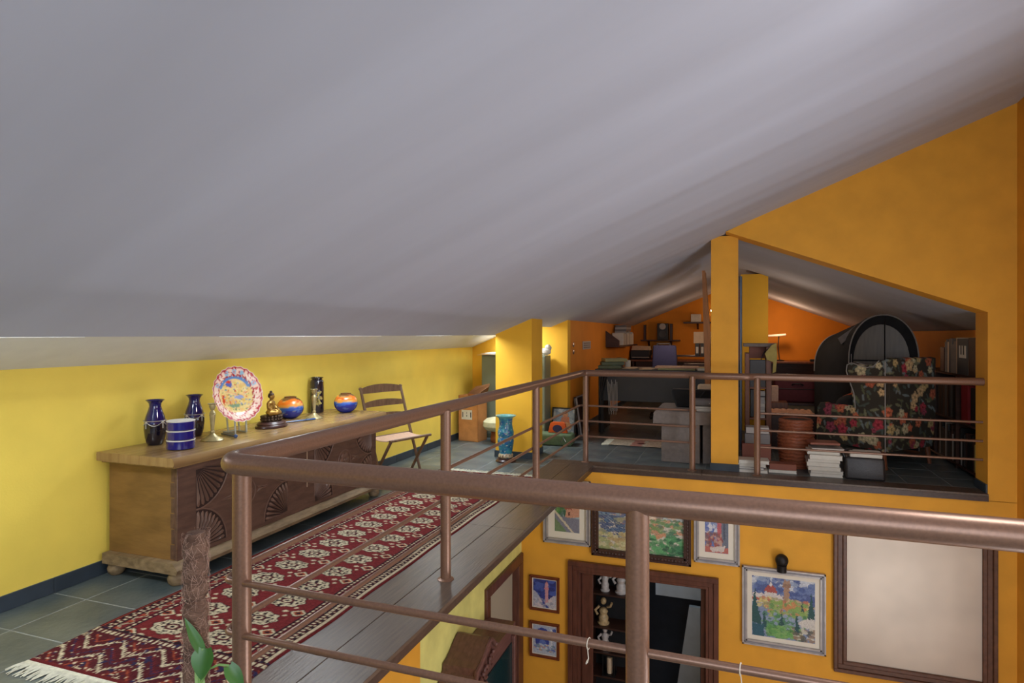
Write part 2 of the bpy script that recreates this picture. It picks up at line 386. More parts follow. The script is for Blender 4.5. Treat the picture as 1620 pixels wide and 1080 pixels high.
# true roof lining above the eave, with its roof-window openings
def zr(x): return 1.265 + 0.41 * (x + 3.6)
b = MB()
opens = [(0.3, 2.3), (3.2, 5.2), (5.9, 6.8), (7.45, 8.3)]
def rp(x0, x1, y0, y1):
    b.prism([(x0, zr(x0)), (x1, zr(x1)), (x1, zr(x1) + .08), (x0, zr(x0) + .08)], 'Y', y0, y1)
rp(-3.7, -3.185, -2.5, 8.6); rp(-2.74, -2.12, -2.5, 8.6)
yy = -2.5
for a, c in opens + [(8.6, 8.6)]:
    if a > yy: rp(-3.185, -2.74, yy, a)
    yy = c
struct(b.build('ceiling', M['white'], smooth=0))
for i, (a, c) in enumerate(opens):           # roof window frames and panes in the openings
    w = MB()
    for (x0, x1, y0, y1) in ((-3.183, -3.15, a, c), (-2.78, -2.74, a, c), (-3.15, -2.78, a, a + .04), (-3.15, -2.78, c - .04, c)):
        w.prism([(x0, zr(x0) + .02), (x1, zr(x1) + .02), (x1, zr(x1) + .12), (x0, zr(x0) + .12)], 'Y', y0, y1)
    struct(w.build('window_%d' % (i + 1), M['white'], smooth=0))

struct(MB().box(-2.44, -2.40, 7.31, 8.56, 1.56, 1.90).build('trim_4', M['white'], smooth=0))
# walls
def wallbox(name, m, *a):
    return struct(MB().box(*a).build(name, m, smooth=0))
wallbox('wall_left', M['yellow'], XW - .15, XW, -2.5, 8.4, -0.3, 1.30)
b = MB()                                            # gable wall with the study opening
b.prism([(-0.06, zc(-0.06) - .0), (2.2, 1.655), (2.2, -0.07), (2.42, -0.07), (2.42, zc(2.42) + .05)], 'Y', YF, YF + .30)
struct(b.build('wall_gable', M['ochre'], smooth=0))
b = MB()                                            # lower far wall with the door opening
for x0, x1, z0, z1 in ((-3.6, -1.62, -3.3, -.066), (-0.24, 2.6, -3.3, -.066), (-1.62, -0.24, -1.17, -.066)):
    b.box(x0, x1, YF, YF + .16, z0, z1)
struct(b.build('wall_far', M['ochre'], smooth=0))
b = MB()
for y0, y1, z0, z1 in ((-2.5, 1.2, -3.3, 4.0), (1.2, 4.2, 1.9, 4.0), (1.2, 4.2, -3.3, 0.1), (4.2, 7.08, -3.3, 4.0)):
    b.box(2.42, 2.58, y0, y1, z0, z1)
struct(b.build('wall_right', M['ochre'], smooth=0))
b = MB()
b.box(-3.75, 2.6, -2.66, -2.5, -3.3, 0.2); b.box(-3.75, -1.0, -2.66, -2.5, .2, 4.2); b.box(2.4, 2.6, -2.66, -2.5, .2, 4.2); b.box(-1.0, 2.4, -2.66, -2.5, 2.95, 4.2); b.box(-1.0, 2.4, -2.66, -2.5, .2, .6)
struct(b.build('wall_back', M['yellow'], smooth=0))
# lower left wall with its doorway, and the near return
b = MB()
for y0, y1, z0, z1 in ((4.2, 5.72, -3.3, -.08), (5.72, 6.62, -1.16, -.08), (6.62, 6.78, -3.3, -.08)):
    b.box(-2.43, -2.29, y0, y1, z0, z1)
struct(b.build('wall_lower_left', M['lime'], smooth=0))
wallbox('wall_lower_return', M['ochre'], -2.43, -2.20, 1.5, 4.14, -3.3, -.08)
# study walls
wallbox('wall_study_front', M['gold'], -3.6, -2.16, 8.40, 8.56, -0.1, 1.66)
wallbox('wall_study_left', M['orange'], -2.32, -2.16, 8.56, 14.6, -0.1, 1.75)
b = MB(); b.prism([(-2.3, -.1), (2.72, -.1), (2.72, 1.46), (-0.05, 2.56), (-2.3, 1.64)], 'Y', 14.5, 14.66)
struct(b.build('wall_study_back', M['orange'], smooth=0))
wallbox('wall_study_right', M['orange'], 2.60, 2.74, 7.08, 14.6, -0.1, 1.50)
wallbox('wall_pilaster', M['gold'], -2.65, -2.2, 6.88, 7.31, 0.0, 1.655)
wallbox('wall_pillar', M['ochre'], -0.211, 0.063, 6.98, 7.24, 0.0, 2.50)
wallbox('wall_pillar', M['gold'], 0.126, 0.51, 10.0, 10.4, 0.0, 2.36)

# floors
fl = struct(MB().box(-3.6, -1.96, -2.5, 8.4, -.066, -0.0015).build('floor', M['grout'], smooth=0))
fs = struct(MB().box(-2.16, 2.6, 6.98, 14.5, -.066, -0.003).build('floor', M['grout'], smooth=0))
fs2 = struct(MB().box(-2.2, -1.96, 6.98, 8.4, -.066, -0.006).build('floor', M['grout'], smooth=0))
fn = struct(MB().box(-1.96, 2.42, -2.5, 1.75, -.3, -0.004).build('floor', M['grout'], smooth=0))
struct(MB().box(-3.6, 2.6, -2.5, 9.4, -3.45, -3.3).build('floor', M['lowfloor'], smooth=0))
TP = 0.377; tmesh = {}
def tile(x0, x1, y0, y1, parent):
    k = (round(x1 - x0, 3), round(y1 - y0, 3))
    if k[0] < .02 or k[1] < .02: return
    if k not in tmesh:
        w, h = k[0] - .006, k[1] - .006; t = MB()
        b0 = [(-w / 2, -h / 2), (w / 2, -h / 2), (w / 2, h / 2), (-w / 2, h / 2)]
        lo = [t.bm.verts.new((x, y, -.004)) for x, y in b0]; hi = [t.bm.verts.new((x - .002 * (1 if x > 0 else -1), y - .002 * (1 if y > 0 else -1), 0)) for x, y in b0]
        t.bm.faces.new(hi)
        for i in range(4): t.bm.faces.new((lo[i], lo[(i + 1) % 4], hi[(i + 1) % 4], hi[i]))
        tmesh[k] = t.mesh('tile', M['slate'], 0)
    o = bpy.data.objects.new('tile', tmesh[k]); COL.objects.link(o); o.parent = parent
    o.location = ((x0 + x1) / 2, (y0 + y1) / 2, random.uniform(-.0008, .0004))
ys = [2.04 + TP * k for k in range(-4, 17)]
xs = [-3.6, -3.335, -2.958, -2.581, -2.204, -1.96]
for i in range(5):
    for j in range(len(ys) - 1): tile(xs[i], xs[i + 1], ys[j], min(ys[j + 1], 8.4), fl)
xs2 = [-2.16 + TP * k for k in range(13)] + [2.6]; ys2 = [6.98 + TP * k for k in range(21)]
st = MB()
for i in range(len(xs2) - 1):
    for j in range(len(ys2) - 1):
        if j < 4: tile(xs2[i], xs2[i + 1], ys2[j], ys2[j + 1], fs)
        else: st.box(xs2[i] + .002, xs2[i + 1] - .002, ys2[j] + .002, min(ys2[j + 1], 14.5) - .002, -.0035, 0)
tag(st.build('tile', M['slate'], fs, smooth=0), kind='stuff')
for i in range(12):
    for j in range(11):
        tile(-1.96 + .365 * i, -1.96 + .365 * (i + 1), -2.4 + .377 * j, -2.4 + .377 * (j + 1), fn) if j > 6 else None
# dark planks along the loft edge
edge = struct(MB().box(-1.96, XS + .004, 1.75, 6.98, -.07, -.022).build('trim_1', M['trimwood'], smooth=0))
edge2 = struct(MB().box(XS, 2.2, YF - .025, 6.98, -.07, -.022).build('trim_2', M['trimwood'], smooth=0))
for x0, x1 in ((-1.958, -1.7115), (-1.7085, XS + .012)):
    for y0, y1 in ((1.75, 4.36), (4.363, YF - .032)):
        MB().box(x0, x1, y0, y1, -.021, 0.0, .002).build('plank', M['plank'], edge, smooth=0)
for x0, x1 in ((-1.958, -0.3), (-0.297, 2.198)):
    MB().box(x0, x1, YF - .03, 6.978, -.021, 0.0, .002).build('plank', M['plank'], edge2, smooth=0)
# skirting tiles: each length is its own piece
sk = struct(MB().box(XW, XW + .008, 0.1, 8.39, 0, .083).build('baseboard_left', M['grout'], smooth=0))
for j in range(len(ys) - 1):
    if ys[j] > 0.5: MB().box(XW + .006, XW + .016, ys[j] + .0015, min(ys[j + 1], 8.39) - .0015, 0.001, .085, .0015).build('skirting_tile', M['skirt'], sk, smooth=0)
def baseb(nm, *a): return struct(MB().box(*a).build(nm, M['skirt'], smooth=0))
baseb('baseboard_pilaster', -2.66, -2.19, 6.868, 7.318, 0.0, .075)
baseb('baseboard_pillar', -0.222, 0.074, 6.968, 7.25, 0.0, .075)
baseb('baseboard_study_front', -3.58, -2.16, 8.385, 8.4, 0, .08)
baseb('baseboard_study_left', -2.16, -2.148, 8.4, 14.5, 0, .08)
baseb('baseboard_jamb', 2.186, 2.2, 6.785, 7.08, 0, .08)

# ------------------------------------------------------------------ railing
rail = thing('stair_railing', 'bronze painted metal tube railing with posts around the open stairwell', 'railing', (0, 0, 0))
ZR = 1.012; PR = 0.031; HR = 0.036; PX = -1.60
def bend(pts, r=0.09, n=6):
    pts = [Vector(p) for p in pts]; out = [pts[0]]
    for a, p, c in zip(pts, pts[1:], pts[2:]):
        u = (a - p); w = (c - p); rr = min(r, u.length * .45, w.length * .45)
        s, e = p + u.normalized() * rr, p + w.normalized() * rr
        for k in range(n + 1):
            t = k / n; out.append(s * (1 - t) ** 2 + p * 2 * t * (1 - t) + e * t ** 2)
    out.append(pts[-1]); return out
yn = 1.66
hp = bend([(2.42, yn - .03, ZR), (PX - .03, yn, ZR), (PX, 6.93, ZR), (-0.42, 6.93, ZR), (-0.30, 6.84, ZR), (0.14, 6.84, ZR), (0.22, 6.885, ZR), (2.2, 6.885, ZR)], .07)
MB().tube(hp, HR, 20).build('handrail', M['rail'], rail)
posts = [(PX + .035, yn + .012), (-0.235, yn - .01), (1.3, yn - .02), (PX, 3.33), (PX, 5.13), (PX + .03, 6.93), (-0.40, 6.89), (0.245, 6.86)]
for x, y in posts:
    p = MB().tube([(x, y, 0.0), (x, y, ZR - .01)], PR, 20).build('post', M['rail'], rail)
    MB().lathe([(PR + .018, 0), (PR + .018, .004), (PR + .004, .010), (PR, .011)], (x, y, 0), 20).build('post_flange', M['rail'], p)
for k, z in enumerate((0.635, 0.458, 0.285)):
    nb = bend([(2.42, yn - .03, z - .02 ), (PX + .03, yn, z - .02), (PX - .022, yn, z - .02), (PX - .026, yn + .08, z), (PX - .05, 6.985, z), (-0.36, 6.935, z)], .05)
    MB().tube(nb[:2] + nb[2:], 0.0115, 10).build('crossbar', M['rail'], rail)
    MB().tube([(0.23, 6.90, z), (2.2, 6.90, z)], 0.0115, 10).build('crossbar', M['rail'], rail)
tag(rail, 'bronze painted metal tube railing with round posts around the open stairwell', 'railing')
# twine tied round the near crossbar
def twine(x, label):
    y, z = yn - .012, 0.615
    t = MB(); t.tube([(x + math.cos(a) * .002, y + math.cos(a) * .0145, z + math.sin(a) * .0145) for a in np.linspace(0, 2 * PI, 14)], .0015, 6)
    t.tube([(x, y - .0145, z - .004), (x + .002, y - .017, z - .020), (x + .003, y - .016, z - .032), (x - .001, y - .016, z - .042), (x - .004, y - .016, z - .048)], [.0014, .0014, .0014, .0032, .0016], 6)
    tag(t.build('twine', M['twine']), label, 'string')
twine(-0.365, 'short white twine knotted on near crossbar left of the big post')
twine(0.02, 'short white twine knotted on near crossbar right of the big post')

# ------------------------------------------------------------------ carved chest
ch = thing('carved_chest', 'long old wooden chest with carved fan rosettes on its front along yellow wall', 'chest', (-3.28, 3.79, 0))
cx, cy = -3.28, 3.79
def lx(*a): return [v for v in a]
X0, X1, Y0, Y1 = -.29, .235, -1.06, 1.06
MB().box(X0, X1, Y0, Y1, .135, .685, .004).build('body', M['chestside'], ch)
MB().box(X1 - .001, X1 + .022, Y0 - .002, Y1 + .002, .137, .685, .003).build('front_panel', M['chest'], ch)
lid = MB(); lid.prism([(X0, .70), (X1 + .075, .70), (X1 + .085, .712), (X1 + .085, .728), (X1 + .068, .75), (X0, .75)], 'Y', -1.14, 1.14)
lid.box(X0, X1 + .055, -1.11, 1.11, .684, .702, .003)
lid.build('lid', M['chesttop'], ch)
bs = MB(); bs.prism([(X0 - .0, .075), (X1 + .06, .075), (X1 + .07, .10), (X1 + .045, .128), (X1 + .03, .137), (X0, .137)], 'Y', -1.105, 1.105)
bs.build('base_moulding', M['chestbase'], ch)
for px_, py_ in ((X1 + .005, -1.05), (X1 + .005, 1.05), (X0 + .05, -1.05), (X0 + .05, 1.05)):
    MB().lathe([(.03, 0), (.045, .015), (.05, .04), (.042, .066), (.035, .078)], (px_, py_, 0), 14).build('foot', M['chestbase'], ch)
# dovetail corner strip on the left end
dv = MB()
for k in range(6): dv.box(X1 - .030 + .006 * (k % 2), X1 + .0, Y0 - .003, Y0 - .0003, .145 + .09 * k, .145 + .09 * k + .084, .001)
dv.build('dovetail', M['chest'], ch)
# carved relief of the front: fans in the corners of three panels and a flower with blades between
FX = X1 + .021
def fan(yc, zc_, a0, a1, R, n=10, r0=.03):
    f = MB()
    for k in range(n):
        a = a0 + (a1 - a0) * (k + .5) / n; da = abs(a1 - a0) / n * .36
        pts = [(yc + r0 * math.cos(a), zc_ + r0 * math.sin(a)), (yc + R * math.cos(a - da), zc_ + R * math.sin(a - da)), (yc + (R + .014) * math.cos(a), zc_ + (R + .014) * math.sin(a)), (yc + R * math.cos(a + da), zc_ + R * math.sin(a + da))]
        base = [f.bm.verts.new((FX, y, z)) for y, z in pts]; top = f.bm.verts.new((FX + .018, yc + R * .8 * math.cos(a), zc_ + R * .8 * math.sin(a)))
        for i in range(4): f.bm.faces.new((base[i], base[(i + 1) % 4], top))
    arc = [(FX + .001, yc + (R + .022) * math.cos(a0 + (a1 - a0) * t), zc_ + (R + .022) * math.sin(a0 + (a1 - a0) * t)) for t in np.linspace(0, 1, 14)]
    f.tube(arc, .005, 5)
    f.build('carved_fan', M['chesthi'], ch, smooth=0)
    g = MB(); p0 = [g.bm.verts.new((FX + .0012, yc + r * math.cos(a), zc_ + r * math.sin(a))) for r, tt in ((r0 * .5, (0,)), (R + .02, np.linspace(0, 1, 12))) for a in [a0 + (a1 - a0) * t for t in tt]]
    g.bm.faces.new(p0); g.build('fan_shade_disc', M['fan_shade'], ch, smooth=0)  # flat dark disc painted as the shade of a sunk ground
def flower(yc, zc_):
    f = MB()
    f.tube([(FX, yc + .085 * math.cos(a), zc_ + .085 * math.sin(a)) for a in np.linspace(0, 2 * PI, 26)], .006, 5)
    for k in range(6):
        a = k * PI / 3; f.ell((FX, yc + .042 * math.cos(a), zc_ + .042 * math.sin(a)), (.009, .024, .024), 8, 6)
    f.ell((FX, yc, zc_), (.012, .016, .016), 8, 6)
    for s in (-1, 1):
        for dz in (-.02, .02):
            p = [(yc + s * .095, zc_ + dz * 1.2), (yc + s * .22, zc_ + dz * .1), (yc + s * .12, zc_ - dz * .1)]
            v = [f.bm.verts.new((FX, y, z)) for y, z in p]; t = f.bm.verts.new((FX + .010, yc + s * .125, zc_ + dz * .4))
            for i in range(3): f.bm.faces.new((v[i], v[(i + 1) % 3], t))
    f.build('carved_flower', M['chesthi'], ch, smooth=0)
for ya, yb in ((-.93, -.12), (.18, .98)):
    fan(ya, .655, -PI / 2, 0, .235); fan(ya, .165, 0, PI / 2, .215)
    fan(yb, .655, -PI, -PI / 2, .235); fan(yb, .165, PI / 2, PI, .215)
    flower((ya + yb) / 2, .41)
MB().cb((FX + .004, .03, .645), (.01, .07, .05), bev=.003).build('lock_plate', M['iron'], ch)
MB().cb((FX + .0005, .10, .45), (.002, .006, .30)).build('crack', M['paper2'], ch, label='pale vertical split')

# ------------------------------------------------------------------ ornaments on the chest (lid z = .75)
ZL = 0.7505
def swag(b, r, z, n=3, drop=.018, th=.0016):
    for k in range(n):
        a0 = 2 * PI * k / n; a1 = 2 * PI * (k + 1) / n
        b.tube([(r * math.cos(a0 + (a1 - a0) * t), r * math.sin(a0 + (a1 - a0) * t), z - drop * math.sin(PI * t)) for t in np.linspace(0, 1, 12)], th, 5, caps=False)
    b.tube([(r * math.cos(t), r * math.sin(t), z + .004) for t in np.linspace(0, 2 * PI, 40)], th, 5, caps=False)
def bluevase(x, y, sc, label, name='tall_vase'):
    v = thing(name, label, 'vase', (x, y, ZL), 0, None)
    lower = [(.040, 0), (.047, .006), (.058, .05), (.064, .10), (.0625, .135)]
    upper = [(.0625, .135), (.055, .175), (.040, .22), (.034, .245), (.036, .262), (.046, .276), (.055, .283), (.053, .285), (.044, .279), (.030, .25), (.028, .20)]
    f = lambda pr: [(r * sc, z * sc) for r, z in pr]
    MB().lathe(f(lower), n=32).build('lower_body', M['vasesmoke'], v)
    MB().lathe(f(upper), n=32).build('neck', M['vasecobalt'], v)
    s = MB(); swag(s, .0645 * sc, .150 * sc, 4, .026 * sc, .0022)
    for k in range(4):
        a = 2 * PI * k / 4
        s.ell((.065 * sc * math.cos(a), .065 * sc * math.sin(a), .145 * sc), .008, 8, 6)
        s.tube([(.066 * sc * math.cos(a), .066 * sc * math.sin(a), z * sc) for z in (.145, .125, .108)], .003, 5)
    s.build('silver_garland', M['silverline'], v)
    return v
bluevase(-3.46, 2.955, 1.0, 'cobalt blue vase with silver garland at the near left end of the chest')
bluevase(-3.49, 3.29, 1.0, 'cobalt blue vase standing against the wall behind the stacked blue jar')
jar = thing('stacking_jar', 'cobalt blue three tier jar with white rim lines on the chest', 'jar', (-3.19, 2.905, ZL))
for k in range(3):
    z = k * .058
    t = MB(); t.lathe([(.070, z + .001), (.079, z + .005), (.079, z + .054), (.077, z + .056)] if k < 2 else [(.070, z), (.079, z + .005), (.080, z + .058), (.075, z + .058), (.074, z + .012), (0, z + .010)], n=40)
    t = t.build('tier', M['cobalt'], jar)
    MB().lathe([(.0795, z + .052), (.0805, z + .054), (.0805, z + .0565), (.0795, z + .0585)], n=40).build('white_rim', M['paper'], t)
def candlestick(x, y, label):
    c = thing('candlestick', label, 'candlestick', (x, y, ZL))
    MB().lathe([(.068, 0), (.070, .004), (.064, .010), (.040, .022), (.018, .040), (.012, .048)], n=28).build('base', M['brass'], c)
    MB().lathe([(.010, .046), (.015, .054), (.015, .060), (.010, .066), (.011, .075), (.019, .165), (.020, .172), (.016, .176), (.020, .180), (.013, .192), (.008, .200)], n=20).build('stem', M['brass'], c)
    MB().lathe([(.008, .198), (.014, .205), (.021, .225), (.019, .236), (.028, .240), (.030, .244), (.018, .245), (.012, .235)], n=20).build('candle_cup', M['brass'], c)
candlestick(-3.24, 3.20, 'brass candlestick standing between the blue jar and the painted plate')
candlestick(-3.29, 4.325, 'brass candlestick standing in front of the dark blue cylinder vase')
def knife(p0, p1, name, label, blunt):
    k = thing(name, label, 'letter opener', (p0[0], p0[1], ZL)); d = Vector((p1[0] - p0[0], p1[1] - p0[1], 0))
    MB().tube([Vector((0, 0, .008)), d * .7 + Vector((0, 0, .010)), d * .95 + Vector((0, 0, .012))], [.006, .010, .011], 10, sq=(1, .75)).build('handle', M['charcoal'] if blunt else M['blueknob'], k)
    if blunt: MB().ell(d + Vector((0, 0, .0135)), .0135, 12, 8).build('knob', M['blueknob'], k)
knife((-3.36, 3.40), (-3.16, 3.32), 'letter_opener', 'dark letter opener with blue round knob lying below the painted plate', True)
knife((-3.33, 4.00), (-3.20, 4.24), 'letter_opener', 'plain blue stick lying between the buddha statue and the candlestick', False)
# painted plate on its stand: faces the room, leaning back a little
pl = thing('painted_plate', 'large painted porcelain plate with red flower border on a clear stand', 'plate', (-3.33, 3.50, ZL))
cv = Canvas(160, 160, lc(232, 208, 140), 1)
R_ = np.hypot(cv.U - .5, cv.V - .5) * 2; A_ = np.arctan2(cv.V - .5, cv.U - .5)
cv.dabs((.2, .8, .2, .8), [lc(226, 170, 70), lc(236, 214, 150), lc(214, 186, 90), lc(228, 150, 120)], 110, .05, 1, .35)
cv.dabs((.22, .78, .22, .72), [lc(110, 150, 110), lc(100, 130, 170), lc(210, 90, 60), lc(150, 160, 190), lc(90, 120, 80)], 60, .02, 2, .85)
cv.ell(.40, .70, .06, .06, lc(90, 100, 170)); cv.ell(.38, .74, .05, .03, lc(206, 70, 50)); cv.ell(.24, .42, .025, .08, lc(214, 80, 40)); cv.ell(.56, .45, .10, .03, lc(150, 160, 200)); cv.ell(.45, .30, .09, .03, lc(130, 160, 130))
ring = (R_ > .68) & (R_ < .97); top = (cv.V > .62) & (R_ > .58) & (R_ <= .70)
cv.put(top, lc(96, 140, 196)); cv.put(ring, lc(238, 206, 186)); cv.put(ring & (np.abs(R_ - .945 + .012 * np.cos(A_ * 34)) < .022), lc(176, 40, 48)); cv.put(ring & (np.abs(R_ - .70 + .02 * np.cos(A_ * 17)) < .026), lc(180, 46, 52))
for k in range(17):
    a = 2 * PI * k / 17 + .1; u, v = .5 + .41 * math.cos(a), .5 + .41 * math.sin(a)
    cv.ell(u, v, .050, .050, lc(196, 66, 70), 1, .3); cv.ell(u, v, .041, .041, lc(150, 190, 214) if (math.sin(a) > .25 and k % 2) or math.sin(a) > .75 else lc(244, 226, 210), 1, .3); cv.ell(u, v, .014, .014, lc(214, 120, 110), 1, .2)
cv.put(R_ > .965, lc(240, 228, 210))
nr, na = 26, 96; bmp = MB(); RAD = .198
prof = lambda t: .028 * max(0, (t - .55) / .45) ** 1.2 + (.004 if t > .7 else 0)
rings = []; uv = []
for side in (0, 1):
    for i in range(nr if side == 0 else 8):
        t = (i + .001) / (nr - 1) if side == 0 else 1 - (i + 1) / 8.6
        r = RAD * t * (1 + (.012 * abs(math.cos(20 * 0)) if t > .95 else 0)); rg = []
        for j in range(na):
            a = 2 * PI * j / na; sc_ = 1 + (.02 * math.cos(24 * a) if t > .93 else 0)
            rg.append(bmp.bm.verts.new((r * sc_ * math.cos(a), -prof(t) + (.010 if side else 0), r * sc_ * math.sin(a))))
            uv.append((.5 + .5 * t * math.cos(a) * .995, .5 + .5 * t * math.sin(a) * .995) if side == 0 else (.995, .5))
        rings.append(rg)
for a, c in zip(rings, rings[1:]):
    for j in range(na): bmp.bm.faces.new((a[j], a[(j + 1) % na], c[(j + 1) % na], c[j]))
bmp.bm.faces.new(rings[0]); bmp.bm.faces.new(rings[-1][::-1])
po = bmp.build('plate', M['vgloss'], pl, smooth=50)
uv = np.array(uv); setcol(po.data, cv.sample(uv[:, 0], uv[:, 1]))
po.location = (0.0, 0, .272); po.rotation_euler = (math.radians(-14), 0, math.radians(80))
stn = MB()
dx, dy = math.cos(math.radians(80)), math.sin(math.radians(80))
for s in (-.045, .045):
    ox, oy = s * dx, s * dy
    stn.tube([(ox - .07 * -dy * -1 * 0 + ox * 0 + .055 * dy, oy - .055 * dx, .006), (ox - .075 * dy, oy + .075 * dx, .006)], .006, 8)
    stn.tube([(ox + .055 * dy, oy - .055 * dx, .004), (ox + .05 * dy, oy - .05 * dx, .095)], .007, 8)
    stn.tube([(ox - .02 * dy, oy + .02 * dx, .006), (ox - .055 * dy, oy + .055 * dx, .20)], .006, 8)
stn.tube([(-.045 * dx - .07 * dy, -.045 * dy + .07 * dx, .006), (.045 * dx - .07 * dy, .045 * dy + .07 * dx, .006)], .006, 8)
stn.build('stand', M['acrylic'], pl)
# bronze buddha on lotus and wooden plinth
bu = thing('seated_buddha', 'small gilt bronze seated buddha statue on a lotus and wooden plinth on the chest', 'statue', (-3.285, 3.81, ZL))
MB().lathe([(.120, 0), (.126, .006), (.122, .018), (.112, .024), (.114, .030), (.104, .040), (.098, .046), (0, .047)], n=36, sx=.82, sy=1.05).build('plinth', M['rosewood'], bu)
lt = MB(); lt.lathe([(.078, .046), (.084, .052), (.070, .066), (.074, .080), (.082, .088), (.070, .094), (0, .095)], n=30, sx=.82, sy=1.0)
for k in range(18):
    a = 2 * PI * k / 18
    lt.ell((.076 * .82 * math.cos(a), .076 * math.sin(a), .062), (.013, .013, .012), 8, 6); lt.ell((.078 * .82 * math.cos(a), .078 * math.sin(a), .082), (.011, .011, .010), 8, 6)
lt.build('lotus', M['darkbronze'], bu)
RB = Matrix.Rotation(math.radians(20), 4, 'Z')      # he faces the room, turned a little to the camera
fg = MB()
fg.ell((0, 0, .112), (.040, .062, .022)); fg.ell((-.005, 0, .150), (.028, .036, .045)); fg.ell((-.005, 0, .182), (.025, .046, .022))
for s in (-1, 1):
    fg.tube([(-.005, s * .030, .112), (.018, s * .072, .112), (.052, s * .030, .108), (.056, -s * .012, .108)], [.022, .019, .015, .011], 10)
    fg.tube([(-.005, s * .046, .186), (-.002, s * .060, .155), (.020, s * .050, .132), (.046, s * .018 + .014, .126)], [.015, .012, .0105, .008], 8)
fg.ell((.048, .0, .127), (.014, .022, .007)); fg.tube([(-.003, 0, .19), (-.001, 0, .215)], .012, 8)
fg.ell((.002, 0, .232), (.021, .019, .026)); fg.ell((.022, 0, .230), (.004, .003, .006)); 
for s in (-1, 1): fg.ell((.0, s * .020, .226), (.005, .004, .013))
for v in fg.bm.verts: v.co = RB @ v.co
f_ = fg.build('figure', M['bronze'], bu)
rm = f_.modifiers.new('remesh', 'REMESH'); rm.mode = 'VOXEL'; rm.voxel_size = .0035; rm.use_smooth_shade = True
sm = f_.modifiers.new('smooth', 'SMOOTH'); sm.iterations = 3
hr = MB(); hr.ell((-.002, 0, .244), (.022, .021, .017)); hr.ell((-.004, 0, .264), (.010, .010, .012)); hr.ell((-.012, 0, .236), (.014, .019, .018))
for v in hr.bm.verts: v.co = RB @ v.co
hr.build('hair', M['darkbronze'], bu)
# two round lustre glass vases (orange above, blue below), colours from a canvas wrapped round
def ball(x, y, R, seed, label):
    o = thing('round_vase', label, 'vase', (x, y, ZL)); cvb = Canvas(96, 60, lc(30, 50, 170), 1)
    h = cvb.V + .10 * (vnoise(96, 60, 14, seed) - .5) + .03 * np.sin(cvb.U * 2 * PI * 3)
    cvb.put(h > .40, lc(44, 92, 190)); cvb.put(h > .54, lc(110, 130, 160)); cvb.put(h > .60, lc(226, 150, 60)); cvb.put(h > .74, lc(232, 120, 30)); cvb.put(h > .9, lc(120, 84, 50))
    cvb.dabs((0, 1, .6, .88), [lc(240, 190, 120), lc(200, 70, 40), lc(236, 140, 40)], 40, .04, seed, .6); cvb.dabs((0, 1, .2, .5), [lc(90, 140, 210), lc(24, 34, 150), lc(150, 160, 120)], 26, .035, seed + 1, .6)
    pr = []
    for k in range(25):
        t = k / 24; a = -1.18 + t * (1.18 + 1.12); pr.append((R * math.cos(a) * 1.0, R * .88 * (math.sin(a) + math.sin(1.18)), t))
    zt = pr[-1][1]; pr += [(pr[-1][0] + .004, zt + .006, 1), (pr[-1][0] - .002, zt + .004, 1), (pr[-1][0] - .006, zt - .02, 1)]
    me = MB().lathe([(r, z) for r, z, t in pr], n=48); b_ = me.build('body', M['vgloss'], o, smooth=60)
    n = len(b_.data.vertices); co_ = np.empty(n * 3); b_.data.vertices.foreach_get('co', co_); co_ = co_.reshape(-1, 3)
    setcol(b_.data, cvb.sample((np.arctan2(co_[:, 1], co_[:, 0]) / (2 * PI)) % 1.0, np.clip(co_[:, 2] / zt, 0, .999)))
ball(-3.488, 4.27, .108, 3, 'round blue and orange lustre glass vase beside the buddha statue')
ball(-3.28, 4.76, .104, 8, 'round blue and orange lustre glass vase at the far right chest end')
dkv = thing('cylinder_vase', 'tall dark blue cylinder vase with pale flower decoration by the yellow wall', 'vase', (-3.515, 4.66, ZL))
MB().lathe([(.052, 0), (.058, .004), (.060, .012), (.060, .275), (.052, .292), (.046, .297), (.046, .304), (.055, .308), (.055, .316), (.046, .317), (.044, .29)], n=30).build('body', M['vasesmoke'], dkv)
fl_ = MB(); R2 = random.Random(3)
for k in range(34):
    a = -.75 + R2.uniform(-.5, .5); z = .13 + R2.uniform(-.055, .06)
    fl_.ell((.0605 * math.cos(a), .0605 * math.sin(a), z), (.009, .009, .009), 6, 4)
for s in (-.3, 0, .25): fl_.tube([(.061 * math.cos(-.75 + s * t), .061 * math.sin(-.75 + s * t), .06 + .09 * t) for t in np.linspace(0, 1, 6)], .0016, 4)
fl_.build('flower_decoration', M['oliveyellow'], dkv)

